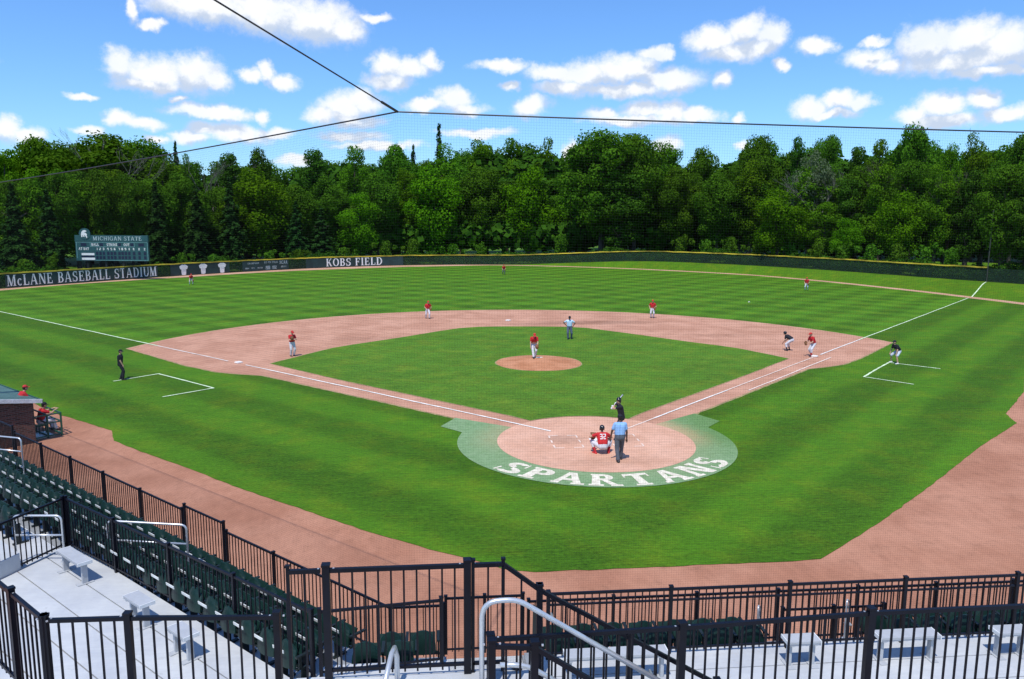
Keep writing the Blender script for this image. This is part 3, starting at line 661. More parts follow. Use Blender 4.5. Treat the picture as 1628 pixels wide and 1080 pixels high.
for px in (294, 325, 355):
    sc_ = t2s(px2t(px, 439-(px-294)*.06)); V = [fence_pt(s2t(sc_+x*1.95), 0.095, 0.14+y*1.55) for x, y in JER]
    c = fence_pt(s2t(sc_), 0.095, 0.14+0.45*1.55); V.append(c); n = len(JER)
    j = mesh_from('jersey', V, [(i, (i+1) % n, n) for i in range(n)], 'sign_white', b)
    nV = MB()
    for k, (x, w) in enumerate(((-.17, .20), (.11, .22))):
        for (dx, dz, ww, hh) in ((0, 0.10, .05, .36), (w*.6, .10, .05, .36), (w*.3, .44, w*.8, .05), (w*.3, .26, w*.7, .05)):
            q = fence_pt(s2t(sc_+x+dx), 0.10, 0.62+dz+hh*0.0); nV.box(q+Vector((0, 0, hh/2-.05)), (ww, .006, hh), rotz=-rad(s2t(sc_)))
    nV.build('number', 'number_grey', j)
b, s0, s1 = banner('championship_banner', 387, 459, 433.3, 428.6, 'dark green banner of small pale championship lettering between the jerseys and the open screen')
for (x0, x1, v, h, tx) in ((395, 413, 1.20, .26, 'CHAMPIONS'), (421, 442, 1.24, .30, 'BIG TEN TITLES'), (445, 457, 1.02, .58, 'NCAA'), (390, 397, .40, .24, '1954'), (400, 406, .44, .22, '1971'), (409, 418, .42, .24, '1979'), (422, 430, .22, .56, '1988'), (432, 440, .26, .50, '1992'), (447, 455, .44, .26, '2011')):
    a_, b_ = t2s(px2t(x0, 433-(x0-390)*.065)), t2s(px2t(x1, 433-(x1-390)*.065))
    text_mesh('lettering', tx, on_fence(a_, v), h, b_-a_, 'sign_grey', b, rows=14, T=.16, t=.11)
# foul pole
pp = fence_pt(45.0, 0.12); mb = MB(); mb.tube([pp, pp+Vector((0, 0, 9.2))], 0.065, 10); fp = tag(bpy.data.objects.new('foul_pole', None), 'thin weathered foul pole standing at the right end of the yellow fence cap', 'foul pole'); LINK(fp)
mb.build('pole', 'grey_post', fp)

# ------------------------------------------------------------------ scoreboard
D = 112.5
def atD(px, py): return CAM+ray(px, py)*D
BL, BRp, TL = atD(121.6, 414.6), atD(236.6, 411.6), atD(119.5, 373.8)
Uw = Vector((BRp.x-BL.x, BRp.y-BL.y, 0)); SW = Uw.length; Uw.normalize(); SH = TL.z-BL.z; Nn = Vector((Uw.y, -Uw.x, 0))
if Nn.dot(CAM-BL) < 0: Nn = -Nn
sb = tag(bpy.data.objects.new('scoreboard', None), 'dark green baseball scoreboard on three posts rising above the left field fence', 'scoreboard'); LINK(sb)
def sp(u, v, o=0.0): return BL+Uw*u+Vector((0, 0, v))+Nn*o
RZ = math.atan2(Uw.y, Uw.x)
def sbox(mb, u0, u1, v0, v1, o, th): mb.box(sp((u0+u1)/2, (v0+v1)/2, o), (u1-u0, th, v1-v0), rotz=RZ)
def su(x): return (x-105)/1365*SW
def sv(x, y): return (690-40*(x-105)/1365-y)/472*SH
mb = MB(); sbox(mb, 0, SW, 0, SH*0.745, -.2, .4); panel = mb.build('panel', 'score_dark', sb)
mb = MB(); sbox(mb, -.02, SW+.02, SH*.752, SH, -.2, .44); head = mb.build('header', 'score_dark', sb)
text_mesh('lettering', 'MICHIGAN STATE', lambda u, v: sp(su(445)+u, SH*.80+v, .035), SH*.155, su(1360)-su(445), 'sign_grey', head, rows=24, T=.16, t=.09)
mb = MB()
tw = .055
for (u0, u1, v0, v1) in ((su(112), SW-.06, SH*.715, SH*.715+tw), (SW-.06-tw, SW-.06, .04, SH*.715), (su(125), su(125)+tw, SH*.1, SH*.715), (su(470), SW-.06, .03, .03+tw),
    (su(385), su(1210), SH*.545, SH*.545+tw), (su(385), su(385)+tw, SH*.545, SH*.70), (su(1210), su(1210)+tw, SH*.545, SH*.70)): sbox(mb, u0, u1, v0, v1, .012, .02)
mb.build('trim', 'score_line', panel)
mb = MB()
for (a_, c_) in ((210, 315), (560, 625), (910, 960), (1138, 1200), (1290, 1395)): sbox(mb, su(a_), su(c_), SH*.575, SH*.69, .010, .016)
for rw in (.235, .07):
    for xx in (505, 568, 632, 715, 780, 842, 925, 985, 1045, 1110, 1200, 1300, 1405): sbox(mb, su(xx-22), su(xx+22), SH*rw, SH*(rw+.12), .010, .016)
sbox(mb, su(205), su(455), SH*.135, SH*.19, .010, .016); mb.build('display_windows', 'score_navy', panel)
for tx, x0, x1, v in (('BALL', 410, 550, .585), ('STRIKE', 695, 895, .585), ('OUT', 1015, 1125, .585), ('AT BAT', 165, 358, .42)):
    text_mesh('lettering', tx, lambda u, v_, x0=x0, v=v: sp(su(x0)+u, SH*v+v_, .026), SH*.10, su(x1)-su(x0), 'sign_white', panel, rows=16, T=.2, t=.16)
for tx, xx in (('1', 505), ('2', 568), ('3', 632), ('4', 715), ('5', 780), ('6', 842), ('7', 925), ('8', 985), ('9', 1045), ('10', 1110), ('R', 1200), ('H', 1300), ('E', 1405)):
    text_mesh('lettering', tx, lambda u, v_, xx=xx: sp(su(xx-16)+u, SH*.42+v_, .026), SH*.09, su(xx+16)-su(xx-16), 'sign_white', panel, rows=12, T=.22, t=.16)
mb = MB(); sbox(mb, su(213), su(452), SH*.215, SH*.30, .010, .03); sbox(mb, su(213), su(460), SH*.035, SH*.12, .010, .03); mb.build('team_plates', 'sign_white', panel)
for x_ in (300, 650, 975):
    mb = MB(); mb.box(sp(su(x_), -1.9+.02, -.32), (.26, .26, 3.8), rotz=RZ); mb.build('post', 'post_dark', sb)
# round emblem: white plumed helmet on a green disc
ec = sp(su(296), sv(296, 190)-SH*.0, .06); er = .80; n = 28
V = [ec+Uw*(er*cos(2*pi*k/n))+Vector((0, 0, er*sin(2*pi*k/n)))+Nn*o for o in (0, -.12) for k in range(n)]
em = mesh_from('emblem', V, [tuple(range(n))]+[(k, k+n, (k+1) % n+n, (k+1) % n) for k in range(n)], 'score_dark', sb)
HEL = [(-.62, -.62), (-.66, -.1), (-.55, .38), (-.25, .68), (.1, .74), (.40, .62), (.30, .50), (.48, .42), (.10, .40), (-.05, .28), (.22, .22), (.42, .02), (.50, -.22), (.40, -.30), (.52, -.62), (.36, -.80), (.18, -.44), (.02, -.20), (-.06, -.34), (.02, -.62), (-.22, -.52), (-.34, -.10), (-.40, -.55)]
from mathutils.geometry import tessellate_polygon
HV = [Vector((x, y, 0)) for x, y in HEL]
mesh_from('helmet_mark', [ec+Uw*(v.x*er*.92)+Vector((0, 0, v.y*er*.92))+Nn*.012 for v in HV], tessellate_polygon([HV]), 'sign_white', em)

# ------------------------------------------------------------------ trees
def quads_mesh(name, cen, nor, up, w, h, mat):
    """many leaf-clump faces: arrays centre, normal, size"""
    n = len(cen); nor = nor/np.maximum(np.linalg.norm(nor, axis=1, keepdims=True), 1e-6)
    a = np.cross(nor, up); a /= np.maximum(np.linalg.norm(a, axis=1, keepdims=True), 1e-6); b = np.cross(nor, a)
    w = w[:, None]/2; h = h[:, None]/2
    v = np.empty((n, 4, 3)); v[:, 0] = cen-a*w-b*h*.6; v[:, 1] = cen+a*w*.7-b*h; v[:, 2] = cen+a*w+b*h*.7; v[:, 3] = cen-a*w*.6+b*h
    me = bpy.data.meshes.new(name); me.vertices.add(n*4); me.vertices.foreach_set('co', v.reshape(-1).astype(np.float32))
    me.loops.add(n*4); me.loops.foreach_set('vertex_index', np.arange(n*4, dtype=np.int32)); me.polygons.add(n)
    me.polygons.foreach_set('loop_start', np.arange(0, n*4, 4, dtype=np.int32)); me.polygons.foreach_set('loop_total', np.full(n, 4, np.int32)); me.update(); me.validate()
    me.materials.append(MT[mat]); return me
def rand_unit(rng, n):
    v = rng.normal(size=(n, 3)); return v/np.linalg.norm(v, axis=1, keepdims=True)
def blob_leaves(rng, blobs, per, size, flat=0.75, gap=0.0):
    C_, N_ = [], []
    for (x, y, z, r) in blobs:
        k = int(per*(r/1.8)**2); d = rand_unit(rng, k); rad_ = r*(0.60+0.44*rng.random(k)**0.6+(rng.random(k) < .16)*rng.random(k)*.42)
        # gaps: sub-clumps within each blob
        sub = rand_unit(rng, 9); dd = (d @ sub.T).max(axis=1); rad_ *= 0.80+0.26*dd
        p = d*rad_[:, None]; p[:, 2] *= flat
        C_.append(p+np.array([x, y, z])); nn = d*np.array([1, 1, 1.5])+rng.normal(scale=.55, size=(k, 3)); N_.append(nn)
    c = np.concatenate(C_); nn = np.concatenate(N_); m = len(c); up = rand_unit(rng, m)
    return c, nn, up, size*(0.6+0.8*rng.random(m)), size*(0.5+0.7*rng.random(m))
def broad_crown(seed, H, Wd, kind='oak', base=0.12, per=240, size=.42):
    """crown of a broadleaf tree H tall, Wd wide; returns leaf arrays"""
    rng = np.random.default_rng(seed); blobs = []; n = int(46*(Wd/11)*(H/18)**.7)
    zc = H*(base+1)/2; rr0 = {'oak': 1.75, 'tall': 1.45, 'ash': 1.5}[kind]*(Wd/11)**.6*min(1, H/9)
    lump = rand_unit(rng, 7); lump[:, 2] = np.abs(lump[:, 2])*.8
    for i in range(n):
        u = rand_unit(rng, 1)[0]; r = rr0*(0.65+0.6*rng.random()); q = rng.random()**0.28
        e = 0.86+0.20*max(0, float((lump @ u).max()))**3+rng.normal(scale=.035)
        pinch = 1.0 if u[2] < 0 else (1.08-.12*u[2]**2 if kind == 'oak' else 1-.28*u[2]**2)
        blobs.append((u[0]*q*e*(Wd/2-r*.8)*pinch, u[1]*q*e*(Wd/2-r*.8)*pinch, zc+u[2]*q*e*(H*(1-base)/2-r*.55), r))
    blobs += [(0, 0, H*(base+(.86-base)*f), Wd*.19*(1-.5*abs(f-.4))) for f in (.12, .32, .52, .72)]
    return blob_leaves(rng, blobs, per, size)
def conifer_crown(seed, H, Wd, size=.42, sparse=1.0):
    rng = np.random.default_rng(seed); C_, N_ = [], []; tiers = int(H*2.4)
    for i in range(tiers):
        f = i/tiers; z = H*(0.05+.95*f); R = Wd/2*(1-f)**.85*(0.8+.4*rng.random())+.15; arms = int(5+8*(1-f))
        for k in range(arms):
            a = 2*pi*k/arms+rng.random()*.9; L = R*(.45+.75*rng.random()); za_ = (rng.random()-.5)*.7; m = int((8+L*11)*sparse)
            t = rng.random(m)**.8; s_ = (rng.random(m)-.5)*(.9*(1-t)+.25)*min(L, 1.6)
            x = cos(a)*t*L-sin(a)*s_; y = sin(a)*t*L+cos(a)*s_; zz = z+za_-.38*t*L-rng.random(m)*.45
            C_.append(np.stack([x, y, zz], 1)); N_.append(np.stack([cos(a)*.5+rng.normal(scale=.4, size=m), sin(a)*.5+rng.normal(scale=.4, size=m), np.ones(m)], 1))
    c = np.concatenate(C_); nn = np.concatenate(N_); m = len(c)
    return c, nn, rand_unit(rng, m), size*(.6+.8*rng.random(m)), size*(.4+.6*rng.random(m))
def trunk_mesh(seed, H, Wd, mat='bark', limbs=7, fork=.25):
    r = random.Random(seed); mb = MB(); R = .20+H*.012
    pts = [Vector((0, 0, -.6))]; x = y = 0
    for i in range(1, 8):
        x += r.uniform(-.16, .16); y += r.uniform(-.16, .16); pts.append(Vector((x, y, H*.86*i/7)))
    mb.tube(pts, [R*1.35]+[R*(1-.125*i) for i in range(1, 8)], 7)
    if H < 5: mb = MB(); mb.tube([Vector((0, 0, -.3)), Vector((.1, 0, H*.5))], [.07, .03], 6); limbs = 3; R = .05
    for k in range(limbs):
        i = r.randint(2, 5) if H > 5 else 1; p = pts[i]; a = 2*pi*k/limbs+r.random(); L = Wd*.25*r.uniform(.7, 1.1); q = p+Vector((cos(a)*L*.5, sin(a)*L*.5, L*.38)); e = p+Vector((cos(a)*L, sin(a)*L, L*.8))
        mb.tube([p, q, e], [R*.38, R*.22, R*.06], 5)
    me = bpy.data.meshes.new('trunk'); me.from_pydata(mb.v, [], mb.f); me.update(); me.materials.append(MT[mat]); return me
PROTO = {}
def add_proto(key, H, Wd, arrs, mat, tmat='bark', seed=0):
    PROTO[key] = (H, Wd, quads_mesh('crown', *arrs, MT and mat), trunk_mesh(seed, H, Wd, tmat))
for i in range(4): add_proto('oak%d' % i, 19, 12.5, broad_crown(100+i, 19, 12.5, 'oak', .17, per=430, size=.32), 'leaf_oak', seed=i)
for i in range(3): add_proto('maple%d' % i, 13, 9.5, broad_crown(200+i, 13, 9.5, 'oak', .08, per=520, size=.27), 'leaf_maple', seed=10+i)
for i in range(3): add_proto('ash%d' % i, 19, 9.5, broad_crown(300+i, 19, 9.5, 'tall', .12, per=400, size=.29), 'leaf_ash', seed=20+i)
for i in range(2): add_proto('dark%d' % i, 20, 9, broad_crown(400+i, 20, 9, 'ash', .10, per=430, size=.31), 'leaf_dark', seed=30+i)
add_proto('willow0', 17, 10, broad_crown(500, 17, 10, 'tall', .08, per=330, size=.24), 'leaf_willow', 'bark_pale', 40)
for i in range(2): add_proto('spruce%d' % i, 15, 6.5, conifer_crown(600+i, 15, 6.5, .30, 2.2), 'leaf_spruce', seed=50+i)
add_proto('lone0', 20, 4.2, conifer_crown(650, 20, 4.8, .34, .75), 'leaf_spruce', seed=53)
for i in range(3): add_proto('shrub%d' % i, 3.2, 4.2, broad_crown(700+i, 3.2, 4.2, 'oak', .0, per=1500, size=.17), 'leaf_shrub', seed=60+i)
KINDN = {'oak': 'oak_tree', 'maple': 'maple_tree', 'ash': 'ash_tree', 'dark': 'broadleaf_tree', 'willow': 'willow_tree', 'spruce': 'spruce_tree', 'lone': 'spruce_tree', 'shrub': 'shrub'}
NTRUNK = [0]
def ground_beyond(x, y):
    t = math.degrees(math.atan2(x, y)); r = math.hypot(x, y); rf = float(np.interp(t, FT, FR)); z = fz(t)
    return z*1.03+max(0, r-rf-14)*.01*z
def tree(key, px, topy, wpx, delta, label, cat='tree', group=None, wscale=1.0):
    """crown centred on photo column px with its top at row topy, standing delta metres beyond the fence"""
    d = ray(px, 330); hd = Vector((d.x, d.y)).normalized(); lo, hi = 60, 260
    for _ in range(40):                     # walk out along the heading to the fence
        m = (lo+hi)/2; p = Vector((CX, CY))+hd*m; t = math.degrees(math.atan2(p.x, p.y))
        if math.hypot(p.x, p.y) < float(np.interp(t, FT, FR)): lo = m
        else: hi = m
    R = lo+delta; x, y = CX+hd.x*R, CY+hd.y*R; z0 = ground_beyond(x, y)
    dd = ray(px, topy); ztop = CZ+dd.z*R/math.hypot(dd.x, dd.y); depth = R/math.hypot(d.x, d.y)
    H, Wd, cm, tm = PROTO[key]; sz = max(1.5, ztop-z0)/H; sx = max(1.5, wpx*depth/FPX)/Wd*wscale
    kind = key.rstrip('0123456789'); rg = random.Random(int(px*7+topy))
    rt = bpy.data.objects.new(KINDN[kind], None); LINK(rt); rt.location = (x, y, z0); rt.rotation_euler.z = rg.uniform(0, 2*pi); rt.scale = (sx*rg.uniform(.95, 1.05), sx*rg.uniform(.95, 1.05), sz)
    tag(rt, label, cat, group)
    c = bpy.data.objects.new('crown', cm); LINK(c); c.parent = rt
    t_ = bpy.data.objects.new('trunk' if kind != 'shrub' else 'stem', tm); LINK(t_); t_.parent = rt
    return rt
ORD = ['first', 'second', 'third', 'fourth', 'fifth', 'sixth', 'seventh', 'eighth', 'ninth', 'tenth', 'eleventh', 'twelfth', 'thirteenth', 'fourteenth', 'fifteenth', 'sixteenth', 'seventeenth', 'eighteenth', 'nineteenth', 'twentieth'] + ['twenty-'+w for w in ('first', 'second', 'third', 'fourth', 'fifth', 'sixth', 'seventh', 'eighth', 'ninth')] + ['thirtieth'] + ['thirty-'+w for w in ('first', 'second', 'third', 'fourth', 'fifth', 'sixth', 'seventh', 'eighth', 'ninth')] + ['fortieth'] + ['forty-'+w for w in ('first', 'second', 'third', 'fourth', 'fifth', 'sixth', 'seventh', 'eighth', 'ninth')] + ['fiftieth'] + ['fifty-'+w for w in ('first', 'second', 'third', 'fourth', 'fifth', 'sixth')]
# notable trees (kind, column, top row, width px, metres beyond the fence, label)
TR = [
 ('lone0', 699, 193, 40, 40, 'lone ragged spruce whose bare tip stands highest against the sky'),
 ('oak0', 160, 208, 190, 34, 'huge domed oak on the skyline at far left, widest crown there'),
 ('oak1', 235, 214, 120, 38, 'rounded oak on the skyline just right of the huge domed one'),
 ('oak3', 75, 211, 110, 40, 'skyline oak left of the huge domed one at far left'),
 ('ash0', 15, 228, 90, 30, 'green tree on the skyline at the left edge of the picture'),
 ('ash2', 265, 246, 110, 24, 'yellow green feathery tree right of the domed oak, behind the spruces'),
 ('spruce0', 284, 224, 44, 36, 'narrow spiky conifer tip on the skyline left of the net cable'),
 ('ash1', 300, 236, 34, 34, 'thin feathery tree beside the narrow conifer tip on the skyline'),
 ('dark0', 370, 226, 66, 24, 'dark round topped tree under the left net cable'),
 ('dark1', 420, 227, 56, 26, 'dark tree right of the round topped one, beside the gap of sky'),
 ('maple0', 408, 262, 112, 14, 'bright green maple left of the gap, in front of the dark trees'),
 ('dark0', 505, 220, 74, 20, 'tall dark tree with a spiky top, right of the sky gap'),
 ('ash0', 562, 223, 62, 26, 'mid green tree between the spiky dark one and the bright dome'),
 ('oak2', 632, 223, 82, 30, 'bright dome shaped tree left of the lone ragged spruce'),
 ('spruce1', 658, 228, 40, 34, 'small pointed conifer tip just left of the lone ragged spruce'),
 ('ash1', 715, 218, 76, 26, 'fresh green tree directly under the lone ragged spruce'),
 ('ash2', 762, 214, 74, 28, 'airy pale green tree right of the lone spruce'),
 ('ash0', 815, 211, 84, 28, 'airy yellow green tree left of the big dark oak'),
 ('ash1', 865, 209, 60, 26, 'thin yellow green tree touching the big dark oak'),
 ('oak1', 958, 201, 150, 7, 'big dark oak at centre, the tallest mass behind centre field'),
 ('oak3', 1010, 204, 112, 12, 'dark green oak joined to the right side of the big centre oak'),
 ('ash2', 1062, 220, 66, 24, 'light green tree on the right shoulder of the big centre oak'),
 ('oak0', 1118, 230, 84, 28, 'low skyline oak in the dip right of centre'),
 ('oak2', 1202, 208, 84, 26, 'dark umbrella shaped oak on the skyline right of centre'),
 ('ash1', 1195, 246, 84, 15, 'green tree below the dark umbrella shaped oak'),
 ('willow0', 1288, 226, 84, 16, 'pale grey green willow, the only silvery tree in the woods'),
 ('dark1', 1262, 208, 40, 30, 'small dark tree top left of the twin behind the willow'),
 ('oak3', 1310, 207, 62, 30, 'dark lacy tree behind the pale willow'),
 ('dark0', 1355, 214, 50, 28, 'dark narrow tree between the willow and the tall right hand tree'),
 ('ash0', 1392, 212, 60, 26, 'thin crowned tree left of the tall right hand tree'),
 ('oak1', 1450, 191, 86, 26, 'tallest tree on the right, its top crossing the net cable'),
 ('ash2', 1505, 222, 56, 24, 'drooping tree between the tallest right hand one and the slim pale one'),
 ('ash1', 1543, 199, 58, 22, 'slim pale green tree near the right edge, crossing the net cable'),
 ('oak2', 1612, 207, 92, 16, 'dense bright oak filling the right edge of the picture'),
 ('oak0', 1680, 204, 110, 20, 'oak partly cut by the right edge of the picture'),
 ('spruce0', 20, 290, 74, 9, 'dark spruce at the left edge just behind the fence'),
 ('spruce1', 75, 300, 66, 11, 'dark spruce left of the scoreboard'),
 ('ash1', 120, 268, 84, 18, 'mid green tree behind the left half of the scoreboard'),
 ('ash0', 180, 262, 88, 22, 'mid green tree rising behind the scoreboard'),
 ('spruce0', 248, 288, 62, 12, 'dark spruce just right of the scoreboard'),
 ('spruce1', 312, 292, 62, 10, 'grey green spruce behind the jersey banner'),
 ('spruce0', 366, 280, 58, 11, 'dark spruce left of the bright maple'),
 ('spruce1', 470, 318, 54, 8, 'small spruce behind the championship banner end'),
 ('spruce0', 510, 330, 60, 7, 'low spruce behind the left end of the field name banner'),
 ('maple2', 570, 300, 76, 10, 'green maple behind the field name banner'),
 ('oak2', 600, 268, 78, 16, 'green oak rising behind the field name banner'),
 ('maple0', 690, 258, 104, 12, 'large bright maple left of centre, leaves in layered clumps'),
 ('ash2', 645, 262, 60, 18, 'slim green tree on the left side of the large bright maple'),
 ('oak1', 765, 262, 90, 13, 'dark green oak between the two bright maples near centre'),
 ('maple1', 842, 262, 100, 12, 'tall bright maple left of the big dark centre oak'),
 ('ash2', 900, 300, 60, 15, 'small green tree half under the big dark centre oak'),
 ('dark1', 985, 270, 96, 4, 'dark shaded tree at the foot of the big centre oak'),
 ('oak0', 1080, 262, 90, 13, 'green oak right of the big centre oak with a dark base'),
 ('oak2', 1142, 268, 84, 12, 'mid green oak behind the right centre fence'),
 ('maple2', 1240, 292, 100, 3, 'yellow green maple low in front of the willow'),
 ('ash0', 1312, 316, 74, 9, 'low leafy tree right of the yellow green maple'),
 ('dark0', 1352, 270, 60, 14, 'shaded dark tree in the middle of the right hand woods'),
 ('ash2', 1400, 256, 74, 14, 'mid green tree left of the bright right hand maple'),
 ('maple0', 1432, 300, 88, 9, 'bright green maple low before the tallest right hand tree'),
 ('ash1', 1492, 252, 72, 12, 'olive tree with visible branches left of the foul pole'),
 ('dark1', 1540, 262, 62, 14, 'dark tree just left of the foul pole'),
 ('oak3', 1598, 254, 100, 2.5, 'deep green tree directly right of the foul pole'),
 ('dark0', 1660, 250, 110, 3, 'large shaded tree cut by the lower right edge of the woods'),
 ('maple1', 1350, 345, 60, 6, 'small bushy maple by the right field fence'),
]
for (k, px, ty, w, dl_, lab) in TR: tree(k, px, ty, w, dl_, lab, group=None)
# bare grey snags that show among the leaves
def snag_mesh(seed, H):
    r = random.Random(seed); mb = MB()
    def grow(p, d, L, R, depth):
        q = p+d*L; mb.tube([p, p.lerp(q, .5)+Vector((r.uniform(-.05, .05)*L, r.uniform(-.05, .05)*L, 0)), q], [R, R*.8, R*.6], 5)
        if depth == 0: return
        for k in range(3 if depth > 1 else 4):
            a = r.uniform(0, 2*pi); s_ = r.uniform(.35, .75); nd = (d+Vector((cos(a)*s_, sin(a)*s_, .12))).normalized(); grow(q if k else p.lerp(q, .7), nd, L*r.uniform(.55, .75), R*.55, depth-1)
    grow(Vector((0, 0, -.4)), Vector((.02, .03, 1)).normalized(), H*.42, .20, 5)
    me = bpy.data.meshes.new('trunk'); me.from_pydata(mb.v, [], mb.f); me.update(); me.materials.append(MT['bark' if seed > 42 else 'bark_pale']); return me
for i, (px, ty, dl_, lab) in enumerate(((178, 224, 24, 'bare grey dead tree standing in front of the huge domed oak'), (322, 248, 26, 'bare grey twigs of a dead tree under the left net cable'), (1300, 262, 12, 'bare pale branches of a dead tree beside the silvery willow'), (1418, 262, 19, 'thin bare dark tree left of the tallest right hand tree'), (1512, 272, 15, 'dark bare branching tree left of the foul pole'))):
    d = ray(px, 330); hd = Vector((d.x, d.y)).normalized(); lo, hi = 60, 260
    for _ in range(30):
        m = (lo+hi)/2; p = Vector((CX, CY))+hd*m; t = math.degrees(math.atan2(p.x, p.y))
        if math.hypot(p.x, p.y) < float(np.interp(t, FT, FR)): lo = m
        else: hi = m
    R = lo+dl_; x, y = CX+hd.x*R, CY+hd.y*R; z0 = ground_beyond(x, y); dd = ray(px, ty); H = CZ+dd.z*R/math.hypot(dd.x, dd.y)-z0
    rt = tag(bpy.data.objects.new('dead_tree', None), lab, 'tree'); LINK(rt); rt.location = (x, y, z0); o = link_mesh('trunk', snag_mesh(40+i, H), rt)
# second rank: everything between, so the woods close behind
SKY_X = [-60, 0, 75, 100, 160, 215, 262, 285, 300, 330, 345, 372, 398, 420, 440, 455, 470, 507, 530, 560, 590, 605, 630, 655, 672, 700, 740, 790, 850, 890, 898, 912, 940, 1000, 1045, 1075, 1085, 1120, 1150, 1170, 1200, 1235, 1250, 1290, 1335, 1345, 1370, 1410, 1430, 1480, 1500, 1520, 1540, 1570, 1628, 1700]
SKY_Y = [225, 228, 212, 213, 210, 212, 232, 230, 245, 262, 245, 232, 243, 234, 252, 284, 255, 228, 234, 230, 238, 243, 232, 232, 240, 228, 222, 218, 215, 222, 250, 222, 210, 210, 226, 226, 242, 234, 240, 225, 214, 218, 230, 216, 220, 244, 222, 220, 205, 205, 222, 236, 212, 214, 212, 210]
rg = random.Random(11); i = 0
for rank, (step, dlt, drop, what) in enumerate(((38, 18, 34, 'middle'), (42, 44, 7, 'rear'))):
    px = -50+rank*17; j = 0
    while px < 1690:
        k = rg.choice(['oak0', 'oak1', 'oak2', 'oak3', 'ash0', 'ash1', 'dark0', 'dark1', 'ash2'] if rank else ['dark0', 'dark1', 'oak0', 'oak2', 'ash1', 'oak3'])
        ty = float(np.interp(px, SKY_X, SKY_Y))+drop+rg.uniform(-3, 12)
        if rank == 0: ty += rg.uniform(0, 25)
        adj = {'oak': 'broad green', 'ash': 'slim light green', 'dark': 'dark green'}[k.rstrip('0123456789')]
        tree(k, px+rg.uniform(-6, 6), ty, step*rg.uniform(1.8, 2.4), dlt+rg.uniform(-3, 4), '%s tree, %s from the left in the %s rank of the woods' % (adj, ORD[j], what), group='trees filling the %s rank of the woods' % what)
        px += step*rg.uniform(.85, 1.15); j += 1
# shrubs along the fence
SH_ = [(px, ty, w, dl_, lab) for (px, ty, w, dl_, lab) in [
 (893, 358, 54, 5, 'bright leafy shrub behind centre field, left of the dark hollow'),
 (720, 378, 50, 4, 'low round shrub behind the fence left of centre'), (765, 380, 44, 4, 'low dark shrub just left of the centre field bend of the fence'),
 (612, 372, 52, 4, 'spreading shrub behind the end of the field name banner'), (655, 368, 50, 5, 'mid green shrub right of the field name banner'),
 (1085, 366, 52, 4, 'round shrub on the berm right of the dark hollow'), (1125, 370, 50, 4, 'second round shrub along the right centre fence'),
 (1165, 364, 54, 4, 'bright shrub under the mid green oak at right centre'), (1208, 378, 50, 3.5, 'low shrub touching the fence below the willow'),
 (1262, 374, 56, 4, 'leafy shrub below the yellow green maple'), (1305, 372, 52, 4, 'bushy shrub below the low leafy tree'), (1345, 378, 52, 3.5, 'wide shrub in the middle of the right field fence'),
 (1390, 376, 56, 4, 'thick green shrub along the right field fence'), (1432, 372, 58, 4, 'large bright shrub before the right hand maple'), (1478, 378, 54, 3.5, 'trailing shrub left of the foul pole'), (1520, 380, 56, 3.5, 'pale leaved shrub closest to the foul pole'),
 (30, 400, 60, 4, 'low shrub over the start of the long name banner'), (75, 396, 50, 5, 'low shrub left of the scoreboard posts'), (285, 392, 50, 4, 'low shrub behind the gap before the jersey banner'),
 (335, 396, 46, 4, 'low shrub behind the jersey banner'), (425, 392, 50, 4, 'low shrub behind the championship banner'), (472, 388, 50, 4, 'spreading shrub between the championship banner and the field name banner'), (545, 384, 54, 4, 'low shrub behind the white field name lettering')]]
for i, (px, ty, w, dl_, lab) in enumerate(SH_): tree('shrub%d' % (i % 3), px, ty, w, dl_, lab, cat='shrub', group=None)
# undergrowth close behind the fence, too tangled to count
rng = np.random.default_rng(91); bl = []
for px in np.arange(-40, 1680, 7.0):
    if 128 < px < 236: continue
    d = ray(px, 330); hd = Vector((d.x, d.y)).normalized(); lo, hi = 60, 260
    for _ in range(30):
        m = (lo+hi)/2; p = Vector((CX, CY))+hd*m; t = math.degrees(math.atan2(p.x, p.y))
        if math.hypot(p.x, p.y) < float(np.interp(t, FT, FR)): lo = m
        else: hi = m
    for q in range(2):
        R = lo+1.3+rng.random()*2.6; x, y = CX+hd.x*R, CY+hd.y*R; r = .55+.5*rng.random(); bl.append((x, y, ground_beyond(x, y)+r*.6+q*.7+.5*sin(px*.04), r))
me = quads_mesh('undergrowth', *blob_leaves(rng, bl, 900, .22, .9), 'leaf_dark'); tag(link_mesh('undergrowth', me), 'dark tangled undergrowth along the back of the outfield fence', 'undergrowth', kind='stuff')
# far woodland that reads as one dark mass behind everything
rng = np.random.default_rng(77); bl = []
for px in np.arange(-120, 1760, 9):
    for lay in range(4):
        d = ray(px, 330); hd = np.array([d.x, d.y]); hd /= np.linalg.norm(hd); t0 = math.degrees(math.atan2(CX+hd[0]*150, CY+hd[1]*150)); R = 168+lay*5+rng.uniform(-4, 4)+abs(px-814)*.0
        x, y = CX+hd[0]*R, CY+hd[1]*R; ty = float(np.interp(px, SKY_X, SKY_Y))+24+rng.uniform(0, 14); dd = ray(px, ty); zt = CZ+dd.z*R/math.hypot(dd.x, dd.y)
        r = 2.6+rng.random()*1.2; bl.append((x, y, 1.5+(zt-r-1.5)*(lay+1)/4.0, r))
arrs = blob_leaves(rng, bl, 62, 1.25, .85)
me = quads_mesh('far_woodland', *arrs, 'leaf_dark'); o = link_mesh('far_woodland', me); tag(o, 'dark far woodland closing the view behind the separate trees', 'woodland', kind='stuff')

